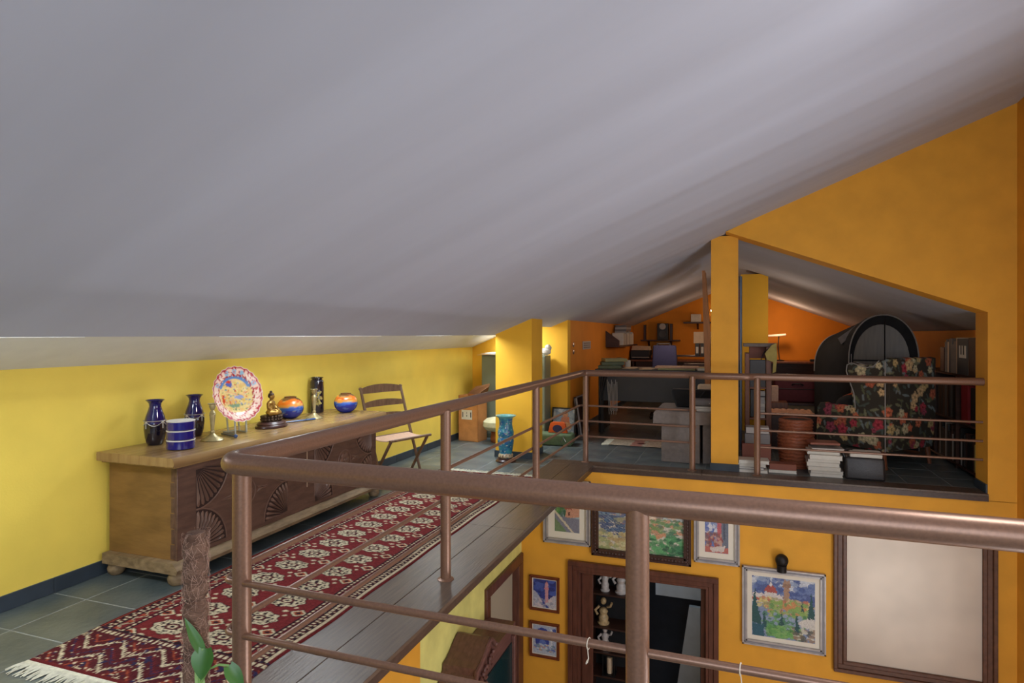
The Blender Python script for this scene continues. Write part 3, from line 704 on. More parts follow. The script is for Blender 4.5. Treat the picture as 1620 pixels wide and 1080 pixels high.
# ------------------------------------------------------------------ rug
RX0, RX1, RY0, RY1 = -2.955, -1.905, 1.875, 6.00
rg = thing('runner_rug', 'long dark red oriental runner rug with cream medallions along the loft floor', 'rug', ((RX0 + RX1) / 2, RY0, 0))
nx, ny = 170, 640
x = np.linspace(-.525, .525, nx); y = np.linspace(0, RY1 - RY0, ny); X, Y = np.meshgrid(x, y)
def pal(*c): return np.array(lc(*c))
red, dred, cream, dark, rust, navy = pal(122, 44, 46), pal(88, 34, 40), pal(214, 200, 168), pal(46, 28, 38), pal(166, 78, 52), pal(52, 48, 80)
A = np.empty((ny, nx, 3)); A[:] = red
def put(m, c): A[m] = c
n1 = vnoise(nx, ny, 1.6, 21); n2 = vnoise(nx, ny, 3, 22)
PITCH = .2185
for xc, ph in ((-.168, 0.02), (.152, 0.02)):
    yy_ = (Y - .33 - .095 - ph + PITCH / 2) % PITCH - PITCH / 2; dx_ = X - xc
    a = np.arctan2(yy_ / .070, dx_ / .108); r = np.hypot(dx_ / .108, yy_ / .070)
    e = 1 + .07 * np.cos(a * 8)
    put(r < e * 1.06, dark); put(r < e, cream); put((r < e * .93) & (n1 > .62), dark)
    put((r < .80) & (((np.floor((dx_ + 1) / .021) + np.floor((yy_ + 1) / .016)) % 2) == 0), dark)
    put((r < .80) & (r > .66) & (np.cos(a * 10) > .1), cream); put((r < .62) & (r > .45) & (np.cos(a * 6 + .4) > -.2), cream)
    put((r < .40), dred); put(r < .26, cream); put(r < .13, dark)
for xc in (-.33, -.008, .31):
    yy_ = (Y - .33 - .095 - .02) % PITCH - PITCH / 2; dx_ = X - xc
    q = np.abs(dx_) / .052 + np.abs(yy_) / .038
    put(q < 1.15, dark); put(q < 1.0, cream); put(q < .66, rust); put(q < .36, dark)
    for sx_ in (-1, 1):
        q = np.abs(np.abs(dx_) - .082) / .022 + np.abs(yy_) / .014; put(q < 1, cream)
        q = np.abs(np.abs(dx_) - .05) / .016 + np.abs(np.abs(yy_) - .045) / .012; put(q < 1, cream)
ax = np.abs(X); ye = np.minimum(Y, (RY1 - RY0) - Y)
def stripes(d):   # borders, d: distance outward
    pass
b0 = ax > .345
put(b0, dred)
put((ax > .345) & (ax < .358), dark)
put((ax > .358) & (ax < .372) & ((Y % .030) < .017), cream)
put((ax > .378) & (ax < .388), dark)
zz = np.abs(((Y / .075) % 1) - .5) * 2
put((ax > .388) & (ax < .438), red); put((ax > .388) & (ax < .438) & (np.abs((ax - .392) / .042 - zz) < .20), cream); put((ax > .388) & (ax < .438) & (np.abs((ax - .392) / .042 - zz) < .07), dark)
put((ax > .398) & (ax < .428) & (((Y + .0375) % .075) < .014), rust)
put((ax > .438) & (ax < .448), dark); put((ax > .450) & (ax < .463) & ((Y % .026) < .014), cream)
put((ax > .466) & (ax < .494) & ((((Y + X * .8) % .04)) < .018), dark); put((ax > .472) & (ax < .486) & ((Y % .04) < .012), cream)
put((X > .490) & (X < .508), cream); put((X < -.496) & (X > -.505), rust); put(ax > .512, red * .8)
# end panels with combed zigzags
ep = ye < .33
put(ep, dred)
u = X + .5; v = ye
saw = np.abs(((u / .24) % 1) - .5) * .24
for k, col in ((0, cream), (1, rust), (2, cream), (3, navy), (4, cream), (5, rust), (6, cream)):
    d = (v + .09 - k * .06 - saw * .9)
    put(ep & (np.abs(d) < .005), col); put(ep & (np.abs(d - .011) < .008) & (((u / .016) % 1) < .45), cream if k % 2 == 0 else red)
put(ep & (v > .27), dred); put(ep & (np.abs(v - .325) < .008), dark); put(ep & (v > .285) & (v < .312) & (((X / .03) % 1) < .5), cream)
put(ep & (n2 > .80), navy); put(ep & (n1 > .86), cream)
put(ye < .018, red * .8)
A *= (0.72 + .42 * n1)[:, :, None]
Z = .008 + .003 * vnoise(nx, ny, 30, 23) * np.clip(np.minimum(ax.max() - ax, ye) * 30, 0, 1)
Xw = X + .012 * (vnoise(4, ny, 60, 24)[:, :1] - .5) * 1.5
Z[0] = Z[-1] = .001; Z[:, 0] = Z[:, -1] = .001
P = np.stack([Xw, Y, Z], -1)
o = bpy.data.objects.new('pile', gridmesh('pile', nx, ny, P, A, M['rugpile'])); COL.objects.link(o); o.parent = rg
for yy0, s in ((0, -1), (RY1 - RY0, 1)):
    f = MB(); R3 = random.Random(4)
    f.box(-.52, .52, min(yy0, yy0 + s * .028), max(yy0, yy0 + s * .028), .001, .005)
    for k in range(120):
        xx = -.518 + 1.036 * (k + .5) / 120; l = R3.uniform(.045, .085); sw = R3.uniform(-.022, .022)
        f.tube([(xx, yy0 + s * .022, .005), (xx + sw * .4, yy0 + s * (.03 + l * .5), .007), (xx + sw, yy0 + s * (.03 + l), .003)], [.004, .0035, .002], 4)
    tag(f.build('fringe', M['fringe'], rg), kind='stuff')

# ------------------------------------------------------------------ folding slat chair by the wall
aa = math.radians(72); wv = (math.cos(aa), math.sin(aa)); fv = (math.sin(aa), -math.cos(aa))
fc = thing('folding_chair', 'small folding wooden chair with pink sling seat and three slat back beside the chest', 'chair', (-3.50, 5.33, 0))
def cp(w, f, z): return (wv[0] * w + fv[0] * f, wv[1] * w + fv[1] * f, z)
CW = .53
for w in (0, CW):
    MB().tube([cp(w, 0, .905), cp(w, .10, .60), cp(w, .21, .30), cp(w, .315, .006)], [.014, .016, .016, .014], 8).build('back_leg', M['teak'], fc)
    MB().tube([cp(w + (.02 if w == 0 else -.02), .43, .42), cp(w + (.02 if w == 0 else -.02), .30, .22), cp(w + (.02 if w == 0 else -.02), .165, .006)], [.015, .015, .014], 8).build('front_leg', M['teak'], fc)
    MB().ell(cp(w, -.002, .905), (.02, .02, .016), 10, 8).build('finial', M['teak'], fc)
for z, f, hh in ((.875, .009, .066), (.74, .054, .048), (.61, .098, .046)):
    pts = []
    for t in np.linspace(0, 1, 13): pts.append((t, hh * (.45 + .55 * math.sin(PI * t) ** .7)))
    s = MB(); top = []; bot = []
    for t, h in pts:
        cz = -.012 * math.sin(PI * t)
        for dd, arr in ((.006, top), (-.006, bot)):
            a_ = s.bm.verts.new(cp(CW * t, f + dd + .02 * math.sin(PI * t) * -1, z + h)); b_ = s.bm.verts.new(cp(CW * t, f + dd - .02 * math.sin(PI * t), z - .022 + .0 * cz)); arr.append((a_, b_))
    for i in range(len(pts) - 1):
        s.bm.faces.new((top[i][0], top[i + 1][0], top[i + 1][1], top[i][1])); s.bm.faces.new((bot[i][1], bot[i + 1][1], bot[i + 1][0], bot[i][0]))
        s.bm.faces.new((top[i][0], bot[i][0], bot[i + 1][0], top[i + 1][0])); s.bm.faces.new((top[i + 1][1], bot[i + 1][1], bot[i][1], top[i][1]))
    s.build('back_slat', M['teak'], fc)
s = MB(); g0 = []
for i, f in enumerate(np.linspace(.13, .45, 9)):
    zz_ = .435 - .022 * math.sin(PI * i / 8); g0.append([(s.bm.verts.new(cp(w, f, zz_ + d)), ) for w in (.02, CW - .02) for d in (0, -.022 if i in (0, 8) else -.008)])
for a, c in zip(g0, g0[1:]):
    s.bm.faces.new((a[0][0], a[2][0], c[2][0], c[0][0])); s.bm.faces.new((a[1][0], c[1][0], c[3][0], a[3][0])); s.bm.faces.new((a[0][0], c[0][0], c[1][0], a[1][0])); s.bm.faces.new((a[2][0], a[3][0], c[3][0], c[2][0]))
for e in (g0[0], g0[-1]): s.bm.faces.new((e[0][0], e[1][0], e[3][0], e[2][0]))
s.build('sling_seat', M['sling'], fc)
for f, z in ((.445, .425), (.14, .425)): MB().tube([cp(-.01, f, z), cp(CW + .01, f, z)], .013, 8).build('seat_rail', M['teak'], fc)
MB().tube([cp(.02, .19, .05), cp(CW - .02, .19, .05)], .010, 8).build('stretcher', M['teak'], fc)

# ------------------------------------------------------------------ beyond the rug: carton, cabinet, stool, cloisonne vase
cb = thing('cardboard_box', 'tall open brown cardboard box with white label by the grey cabinet', 'box', (-3.36, 7.85, 0), math.radians(-9))
b = MB(); w, d, h = .155, .12, .62
for x0, x1, y0, y1 in ((-w, w, -d, -d + .008), (-w, w, d - .008, d), (-w, -w + .008, -d, d), (w - .008, w, -d, d)): b.box(x0, x1, y0, y1, .0, h)
b.box(-w, w, -d, d, 0, .01); b.build('carton', M['board'], cb, smooth=0)
f = MB(); f.quad((-w, d, h), (w, d, h), (w + .02, d + .05, h + .15), (-w + .10, d + .05, h + .10)); f.quad((w, -d, h), (w, d, h), (w + .05, d - .02, h + .12), (w + .03, -d + .05, h + .06))
ff = f.build('flap', M['boardin'], cb, smooth=0); so = ff.modifiers.new('s', 'SOLIDIFY'); so.thickness = .006
lb = MB().cb((-.02, -d - .001, .36), (.17, .002, .13)).build('label_sticker', M['paper'], cb, smooth=0)
for xx, zz_, ww, hh in ((-.085, .36, .014, .07), (.045, .36, .014, .07), (-.02, .345, .012, .02), (-.02, .385, .006, .03)): MB().cb((xx, -d - .0025, zz_), (ww, .001, hh)).build('print_mark', M['ink'], lb, smooth=0)
cbn = thing('tall_cabinet', 'grey green tall cabinet standing behind the golden pilaster', 'cabinet', (-2.83, 8.22, 0))
b = MB(); b.box(-.50, .435, -.12, .14, .0, 1.16, .004); b.build('carcass', M['greygreen'], cbn, smooth=0)
MB().box(-.49, -.02, -.135, -.121, .06, 1.15, .003).build('door', M['greygreen'], cbn, smooth=0)
MB().box(-.015, .43, -.135, -.121, .06, 1.15, .003).build('door', M['greygreen'], cbn, smooth=0)
ps = thing('paper_pile', 'loose white papers piled on top of the tall grey cabinet', 'papers', (-2.95, 8.15, 1.161))
for k in range(5):
    R4 = random.Random(k); s = MB(); n = 7; zb = .006 + .010 * k; L_ = .40 - .04 * k
    top = [[s.bm.verts.new((-L_ + 2 * L_ * i / n + .02 * k, -.17 + .3 * j / 3, zb + .012 * math.sin(i * 1.1 + k) * (i < 3) + .004 * (k > 2) * math.sin(i * 2 + j))) for j in range(4)] for i in range(n + 1)]
    for i in range(n):
        for j in range(3): s.bm.faces.new((top[i][j], top[i + 1][j], top[i + 1][j + 1], top[i][j + 1]))
    q = s.build('paper_sheet', M['paper'] if k else M['paper2'], ps, smooth=60); q.modifiers.new('s', 'SOLIDIFY').thickness = .004
wb = MB(); wb.ell((0, 0, .05), (.09, .07, .05), 10, 7); wb.ell((.04, 0, .10), (.045, .04, .05), 10, 7)
for v in wb.bm.verts: v.co += Vector((random.uniform(-.008, .008),) * 3)
tag(wb.build('paper_bundle', M['paper'], loc=(-2.42, 8.18, 1.164)), 'crumpled white paper bundle on the right end of the grey cabinet', 'papers')
stl = thing('pouf_stool', 'low pouf with cream cushion on copper drum between carton and pilaster', 'stool', (-2.985, 7.80, 0))
MB().lathe([(.075, 0), (.085, .01), (.09, .06), (.078, .12), (.085, .15), (.10, .16)], n=24).build('drum', M['copper'], stl)
MB().lathe([(.10, .155), (.15, .17), (.19, .22), (.185, .28), (.14, .32), (.07, .335), (0, .337)], n=28).build('cushion', M['cushion'], stl)
cl = thing('cloisonne_vase', 'tall turquoise floral vase with flared rim on dark base by the golden pilaster', 'vase', (-2.44, 6.66, 0))
MB().lathe([(.115, 0), (.118, .008), (.11, .02), (.096, .03), (.098, .04), (.08, .045)], n=28).build('wooden_base', M['rosewood'], cl)
pv = [(.078, .045), (.088, .06), (.086, .075), (.072, .10), (.078, .13), (.09, .20), (.095, .24), (.085, .28), (.092, .31), (.094, .34), (.082, .38), (.076, .42), (.077, .47), (.085, .50), (.112, .516), (.120, .522), (.118, .527), (.085, .515), (.068, .48)]
def resamp(p, n):
    p = np.array(p); d = np.r_[0, np.cumsum(np.hypot(*np.diff(p, axis=0).T))]; t = np.linspace(0, d[-1], n)
    return list(zip(np.interp(t, d, p[:, 0]), np.interp(t, d, p[:, 1])))
vb = MB().lathe(resamp(pv, 80), n=60).build('body', M['vgloss'], cl, smooth=60)
cvv = Canvas(140, 120, lc(52, 124, 150)); cvv.dabs((0, 1, .14, .9), [lc(40, 100, 160), lc(64, 150, 160), lc(30, 84, 130)], 120, .05, 5, .8)
cvv.dabs((0, 1, .16, .88), [lc(214, 214, 214), lc(206, 190, 200), lc(120, 180, 130), lc(230, 226, 200)], 130, .014, 6, 1)
cvv.rect(-.1, 1.1, 0, .10, lc(190, 172, 140)); cvv.rect(-.1, 1.1, .93, 1.01, lc(110, 176, 176))
for k in range(14): cvv.ell(k / 14 + .03, .05, .012, .03, lc(120, 90, 70))
n = len(vb.data.vertices); co_ = np.empty(n * 3); vb.data.vertices.foreach_get('co', co_); co_ = co_.reshape(-1, 3)
setcol(vb.data, cvv.sample((np.arctan2(co_[:, 1], co_[:, 0]) / (2 * PI)) % 1, np.clip((co_[:, 2] - .045) / .485, 0, .999)))

# ------------------------------------------------------------------ pictures
def picture(name, label, x0, x1, z0, z1, cvs, fm, fw=.05, mountw=0.06, fd=.03, inner=None, y=YF, cat='picture', carved=False):
    """hangs on a wall facing -Y"""
    t = thing(name, label, cat, ((x0 + x1) / 2, y, z0)); w = (x1 - x0) / 2; h = z1 - z0
    fr = MB()
    for (poly, ) in (([(-w, 0), (w, 0), (w - fw, fw), (-w + fw, fw)],), ([(w, 0), (w, h), (w - fw, h - fw), (w - fw, fw)],), ([(w, h), (-w, h), (-w + fw, h - fw), (w - fw, h - fw)],), ([(-w, h), (-w, 0), (-w + fw, fw), (-w + fw, h - fw)],)):
        A_ = [fr.bm.verts.new((u, -.002, v)) for u, v in poly]; B_ = [fr.bm.verts.new((u * (1 - .10 * fw / w) if 0 else u, -fd, v)) for u, v in poly]
        fr.bm.faces.new(A_); fr.bm.faces.new(B_[::-1])
        for j in range(4): fr.bm.faces.new((A_[j], B_[j], B_[(j + 1) % 4], A_[(j + 1) % 4]))
    g = .28 * fw                                                # raised outer and inner beads
    for o_, hh in ((0, .010), (fw - g, .004)):
        fr.box(-w + o_, w - o_, -fd - hh, -fd + .001, o_, o_ + g); fr.box(-w + o_, w - o_, -fd - hh, -fd + .001, h - o_ - g, h - o_)
        fr.box(-w + o_, -w + o_ + g, -fd - hh, -fd + .001, o_, h - o_); fr.box(w - o_ - g, w - o_, -fd - hh, -fd + .001, o_, h - o_)
    if carved:
        k = int(2 * w / .035)
        for i in range(k):
            for zz_ in (fw * .5, h - fw * .5): fr.ell((-w + .02 + (2 * w - .04) * i / (k - 1), -fd, zz_), (.012, .008, .012), 6, 4)
        k = int(h / .035)
        for i in range(k):
            for s in (-1, 1): fr.ell((s * (w - fw * .5), -fd, .02 + (h - .04) * i / (k - 1)), (.012, .008, .012), 6, 4)
    f_ = fr.build('frame', fm, t, smooth=0)
    if inner:
        q = MB(); a = fw * .40; c = fw * .62
        q.box(-w + a, w - a, -fd - .003, -fd + .001, a, c); q.box(-w + a, w - a, -fd - .003, -fd + .001, h - c, h - a); q.box(-w + a, -w + c, -fd - .003, -fd + .001, a, h - a); q.box(w - c, w - a, -fd - .003, -fd + .001, a, h - a)
        q.build('frame_groove', inner, f_, smooth=0)
    MB().box(-w + fw * .8, w - fw * .8, -.012, -.003, fw * .8, h - fw * .8).build('backing', M['mount'], t, smooth=0)
    m_ = fw + mountw
    canvas_obj('print', cvs, 2 * (w - m_), h - 2 * m_, M['vcol'], t, (-w + m_, -.0135, m_))
    return t
SKY, SKY2 = lc(70, 108, 176), lc(150, 170, 200)
def cv_village(seed):
    c = Canvas(70, 90, lc(150, 170, 180)); c.rect(0, 1, .55, .8, lc(160, 120, 110)); c.dabs((0, 1, .5, .95), [lc(196, 120, 90), lc(210, 170, 140), lc(120, 110, 150), lc(176, 70, 56)], 40, .09, seed)
    c.dabs((0, .5, .35, .7), [lc(60, 120, 60), lc(90, 150, 60), lc(50, 96, 70)], 26, .09, seed + 1)
    c.poly([(.4, .3), (1, .4), (1, .62), (.5, .60)], lc(206, 140, 104)); c.poly([(.35, .55), (.62, .7), (.7, .55)], lc(160, 76, 52)); c.rect(.55, .62, .4, .5, lc(110, 60, 50))
    c.poly([(0, 0), (1, 0), (1, .34), (.3, .38), (0, .5)], lc(122, 122, 140)); c.poly([(0, .45), (.7, .0), (.8, .0), (.0, .53)], lc(206, 190, 160)); c.poly([(0, 0), (.5, 0), (0, .35)], lc(110, 136, 90)); c.grain(.2); return c
def cv_panorama():
    c = Canvas(150, 90, lc(200, 190, 170)); c.rect(0, 1, .62, 1, lc(170, 180, 176)); c.dabs((0, 1, .55, .95), [lc(214, 196, 170), lc(190, 150, 120), lc(160, 170, 170), lc(206, 170, 140)], 90, .055, 1)
    c.dabs((.25, .75, .45, .7), [lc(206, 160, 130), lc(196, 120, 84), lc(224, 200, 170), lc(140, 120, 110)], 70, .04, 2)
    c.dabs((0, .4, .25, .75), [lc(70, 110, 150), lc(120, 150, 170), lc(150, 150, 110), lc(60, 80, 130)], 50, .06, 3)
    for k in range(7): c.poly([(.02, .72 - k * .05), (.34, .42 - k * .04), (.34, .40 - k * .04), (.02, .70 - k * .05)], lc(60, 78, 120))
    c.dabs((0, .5, .0, .3), [lc(196, 180, 110), lc(206, 196, 140), lc(150, 160, 90), lc(180, 150, 90)], 50, .06, 4)
    c.dabs((.5, 1, .0, .35), [lc(60, 140, 80), lc(40, 110, 70), lc(90, 170, 100), lc(30, 90, 60)], 90, .05, 5)
    c.dabs((.6, 1, .35, .62), [lc(90, 140, 90), lc(120, 150, 80), lc(70, 120, 90), lc(206, 140, 96)], 60, .045, 6); c.poly([(.66, .34), (.78, .40), (.80, .34), (.70, .28)], lc(206, 140, 90)); c.grain(.2); return c
def cv_tower():
    c = Canvas(70, 100, lc(84, 110, 176)); c.dabs((0, .7, .45, 1), [lc(70, 96, 176), lc(120, 140, 190), lc(206, 206, 214)], 40, .10, 2)
    c.rect(.52, .72, .25, 1.0, lc(196, 84, 96)); c.rect(.48, .76, .68, .74, lc(210, 96, 100)); c.rect(.70, 1, .1, .9, lc(104, 112, 130)); c.rect(.78, .86, .3, .8, lc(80, 86, 104))
    c.dabs((0, .7, .12, .42), [lc(170, 80, 70), lc(140, 60, 60), lc(196, 150, 130), lc(120, 90, 100)], 40, .08, 3); c.rect(0, 1, 0, .13, lc(190, 96, 80)); c.poly([(.2, .1), (.9, .18), (.8, .04), (.3, .02)], lc(206, 190, 180)); c.grain(.2); return c
def cv_dome():
    c = Canvas(110, 110, lc(120, 140, 176)); c.dabs((0, 1, .78, 1), [lc(80, 110, 170), lc(200, 206, 214), lc(140, 160, 190), lc(60, 84, 150)], 60, .08, 1)
    c.poly([(0, .68), (.1, .84), (.3, .90), (.52, .82), (.7, .78), (.82, .86), (1, .76), (1, .6), (0, .6)], lc(70, 90, 150)); c.dabs((0, 1, .68, .86), [lc(60, 84, 150), lc(96, 120, 176)], 40, .06, 2)
    c.rect(0, .5, .55, .72, lc(210, 200, 196)); c.rect(0, .32, .6, .64, lc(190, 90, 60)); c.ell(.30, .77, .10, .10, lc(176, 66, 54)); c.rect(.2, .4, .66, .75, lc(206, 196, 190)); c.rect(.285, .315, .85, .92, lc(214, 206, 200))
    c.rect(.51, .60, .62, .98, lc(170, 130, 100)); c.rect(.49, .62, .86, .92, lc(150, 110, 84)); c.dabs((.1, .95, .5, .66), [lc(196, 110, 70), lc(206, 170, 130), lc(214, 196, 100), lc(160, 150, 90)], 60, .05, 3)
    c.dabs((.3, .9, .36, .62), [lc(130, 170, 70), lc(96, 150, 70), lc(160, 180, 80), lc(206, 130, 60)], 60, .06, 4)
    c.rect(.2, .85, .22, .34, lc(130, 150, 180)); c.dabs((.2, .85, .16, .4), [lc(60, 130, 80), lc(100, 160, 80), lc(140, 160, 190)], 40, .06, 5)
    c.dabs((.25, .8, .02, .2), [lc(90, 160, 70), lc(70, 130, 60), lc(120, 176, 80)], 50, .06, 6); c.poly([(.7, .3), (1, .45), (1, .2), (.8, .24)], lc(206, 200, 190)); c.dabs((.66, 1, 0, .22), [lc(150, 120, 90), lc(206, 200, 180), lc(90, 90, 80)], 30, .05, 7)
    for u, v, s in ((.05, .5, 1.8), (.12, .2, 1.6), (.2, .3, .9), (.48, .35, .8), (.72, .3, .9), (.94, .6, 1.3), (.8, .58, .5)): c.poly([(u - .045 * s, v - .16 * s), (u + .045 * s, v - .16 * s), (u, v + .17 * s)], lc(30, 84, 84))
    c.rect(0, .2, 0, .2, lc(30, 90, 110)); c.grain(.2); return c
def cv_bluetower():
    c = Canvas(60, 80, lc(40, 62, 150)); c.dabs((0, 1, .3, 1), [lc(34, 52, 146), lc(56, 84, 176), lc(30, 40, 120)], 40, .14, 1)
    c.rect(.52, .66, .1, .86, lc(206, 140, 150)); c.rect(.49, .69, .66, .72, lc(220, 120, 130)); c.poly([(.52, .86), (.66, .86), (.59, .95)], lc(210, 120, 120))
    c.poly([(0, 0), (.36, 0), (.36, .30), (.14, .52), (0, .6)], lc(170, 172, 190)); c.poly([(.66, 0), (1, 0), (1, .5), (.8, .4), (.66, .3)], lc(190, 180, 186)); c.dabs((0, 1, 0, .3), [lc(190, 190, 200), lc(150, 150, 170), lc(210, 190, 190)], 26, .08, 2); c.grain(.2); return c
def cv_arch():
    c = Canvas(60, 80, lc(166, 176, 200)); c.ell(.40, .66, .30, .26, lc(36, 56, 156)); c.rect(.10, .70, .30, .66, lc(36, 56, 156)); c.ell(.90, .72, .16, .22, lc(60, 80, 160)); c.rect(.76, .84, .1, .9, lc(206, 206, 214))
    c.ell(.42, .36, .16, .14, lc(80, 110, 190)); c.dabs((.05, .95, .1, .34), [lc(110, 140, 150), lc(206, 150, 110), lc(90, 110, 180), lc(196, 206, 210)], 36, .07, 3); c.rect(0, 1, 0, .1, lc(176, 186, 200)); c.grain(.2); return c
picture('framed_picture', 'silver framed village street picture left of the carved dark frame', -2.02, -1.475, -.90, -.18, cv_village(4), M['framesilver'], .055, .075, inner=M['framegrey'])
picture('framed_picture', 'wide hillside town painting in dark carved frame above the double door', -1.462, -.404, -.98, -.225, cv_panorama(), M['framedark'], .075, .0, fd=.04, carved=True)
picture('framed_picture', 'silver framed picture of a red tower right of the carved dark frame', -.375, .075, -.925, -.22, cv_tower(), M['framesilver'], .05, .06, inner=M['framegrey'])
picture('framed_picture', 'silver framed painting of a red domed church and gardens under the wall lamp', .098, .868, -1.70, -.905, cv_dome(), M['framesilver'], .05, .045, inner=M['framegrey'])
picture('framed_picture', 'small rust framed blue night tower picture, upper of the pair beside the door', -2.185, -1.835, -1.695, -1.30, cv_bluetower(), M['framerust'], .028, .012, fd=.02)
picture('framed_picture', 'small rust framed blue archway picture, lower of the pair beside the door', -2.185, -1.835, -2.225, -1.825, cv_arch(), M['framerust'], .028, .012, fd=.02)
# large mirror
mr = thing('wall_mirror', 'large old mirror in a broad brown wooden frame on the lower far wall', 'mirror', (1.60, YF, -1.83)); w, h, fw = .665, 1.58, .115
fr = MB()
def bar(pts, prof):
    pass
for s in (-1, 1):
    for a0, a1, dd in ((0, .035, .05), (.0351, .08, .035), (.0801, .115, .045)):
        fr.box(s * w - s * a1 if s > 0 else -w + a0, s * w - s * a0 if s > 0 else -w + a1, -dd, -.002, a1, h - a1, .005)
for z0, z1s in ((0, 1), (h, -1)):
    for a0, a1, dd in ((0, .035, .05), (.0351, .08, .035), (.0801, .115, .045)):
        zz0, zz1 = sorted((z0 + z1s * a0, z0 + z1s * a1)); fr.box(-w + a0, w - a0, -dd, -.002, zz0, zz1, .005)
fr.build('frame', M['framebrown'], mr, smooth=0)
MB().box(-w + .10, w - .10, -.022, -.004, .10, h - .10).build('mirror_glass', M['mirrorglass'], mr, smooth=0)
sc = thing('wall_lamp', 'small dark globe wall lamp above the domed church painting', 'wall lamp', (.467, YF, -.87))
MB().tube([(0, -.002, .06), (0, -.03, .06)], .035, 16).build('wall_plate', M['iron'], sc)
MB().ell((0, -.075, .075), (.062, .058, .062), 18, 12).build('globe', M['iron'], sc)
MB().lathe([(.045, -.04), (.045, .02), (.05, .03)], (0, -.075, 0), 18).build('spout', M['iron'], sc)

# ------------------------------------------------------------------ downstairs doors
d1 = struct(thing('door_1', None, None, (-.93, YF, 0)))
fr = MB()
for a0, a1, dd in ((0, .05, .05), (.0501, .10, .035), (.1001, .13, .025)):
    zt = -1.075
    fr.box(-.80 + a0, -.80 + a1, -dd, .16, -3.3, zt - a1, .003); fr.box(.80 - a1, .80 - a0, -dd, .16, -3.3, zt - a1, .003); fr.box(-.80 + a0, .80 - a0, -dd, .16, zt - a1, zt - a0, .003)
fr.build('door_frame', M['doorwood'], d1, smooth=0)
MB().box(-.665, -.54, .06, .10, -3.29, -1.21, .004).build('door_leaf', M['doorwood'], d1, smooth=0)
MB().box(.62, .665, .05, .12, -3.29, -1.21, .004).build('door_leaf', M['doorwood'], d1, smooth=0)
# the dim room behind
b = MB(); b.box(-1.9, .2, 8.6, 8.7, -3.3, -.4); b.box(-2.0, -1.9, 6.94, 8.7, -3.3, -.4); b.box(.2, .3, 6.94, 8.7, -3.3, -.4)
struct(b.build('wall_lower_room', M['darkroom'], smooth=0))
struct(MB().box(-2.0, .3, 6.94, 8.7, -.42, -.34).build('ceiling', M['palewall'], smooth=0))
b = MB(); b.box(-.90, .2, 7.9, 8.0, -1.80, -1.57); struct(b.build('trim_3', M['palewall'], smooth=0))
pn = MB(); pn.prism([(-.70, -3.3), (-.36, -3.3), (-.36, -1.85), (-.49, -1.85)], 'Y', 7.80, 7.86)
tag(pn.build('leaning_board', M['palewall'], smooth=0), 'slanted pale blue grey board leaning inside the dark room behind the double door', 'board')
shf = thing('dark_shelf', 'dark open shelf with figurines inside the room behind the double door', 'shelf', (-1.32, 7.55, -3.3))
b = MB(); b.box(-.35, -.32, 0, .3, 0, 2.4); b.box(.32, .35, 0, .3, 0, 2.4); b.build('side_panel', M['shelfwood'], shf, smooth=0)
for z in (.55, .84, 1.15, 1.56): MB().box(-.32, .32, 0, .3, z - .02, z, .003).build('shelf_board', M['shelfwood'], shf, smooth=0)
MB().box(-.35, .35, .29, .31, 0, 2.4).build('back_panel', M['blackcloth'], shf, smooth=0)
def fig(x, z, m, label, s=1.0, lean=0):
    t = thing('figurine', label, 'figurine', (-1.32 + x, 7.66, -3.2995 + z))
    MB().lathe([(.055 * s, 0), (.06 * s, .015), (.045 * s, .03), (.05 * s, .08), (.035 * s, .12), (.045 * s, .16), (.03 * s, .19), (.012 * s, .2)], n=14).build('body', m, t)
    MB().ell((lean, 0, .225 * s), (.03 * s, .03 * s, .035 * s), 10, 8).build('head', m, t)
    MB().tube([(-.04 * s, 0, .17 * s), (-.08 * s, -.02, .13 * s), (-.05 * s, -.05, .10 * s)], .013 * s, 7).build('arm', m, t); a = MB(); a.tube([(.04 * s, 0, .17 * s), (.075 * s, -.03, .19 * s), (.09 * s, -.04, .23 * s)], .012 * s, 7); a.build('arm', m, t)
fig(-.17, 1.56, M['porcelain'], 'pale porcelain figurine on the top shelf behind the double door, left one', 1.0)
fig(.03, 1.56, M['porcelain'], 'pale porcelain figurine on the top shelf behind the double door, right one', 1.25, .01)
fig(-.19, 1.15, M['ivory'], 'yellowed carved figurine on the middle shelf behind the double door', 1.25)
fig(-.17, .84, M['porcelain'], 'grey porcelain figurine on the third shelf behind the double door', 1.05)
ln = thing('lantern', 'small dark frame lantern with cream candle on lower shelf behind double door', 'lantern', (-1.43, 7.64, -3.3 + .55))
b = MB()
for sx in (-1, 1):
    for sy in (-1, 1): b.box(sx * .07 - .006, sx * .07 + .006, sy * .07 - .006, sy * .07 + .006, 0, .26)
b.box(-.08, .08, -.08, .08, 0, .014); b.box(-.08, .08, -.08, .08, .25, .264); b.build('frame', M['iron'], ln, smooth=0)
MB().lathe([(.035, .015), (.035, .20), (.03, .205), (0, .205)], n=16).build('candle', M['paper2'], ln)
# door in the lower left wall
d2 = struct(thing('door_2', None, None, (-2.29, 6.2, 0)))
b = MB()
b.box(-.14, .03, -.56, -.46, -3.3, -1.161, .004); b.box(-.14, .03, .40, .56, -3.3, -1.161, .004); b.box(-.14, .03, -.56, .56, -1.16, -1.055, .004)
b.build('door_frame', M['doorwood'], d2, smooth=0)
MB().box(-.09, -.05, -.46, .40, -3.29, -1.16).build('door_leaf', M['doorpale'], d2, smooth=0)
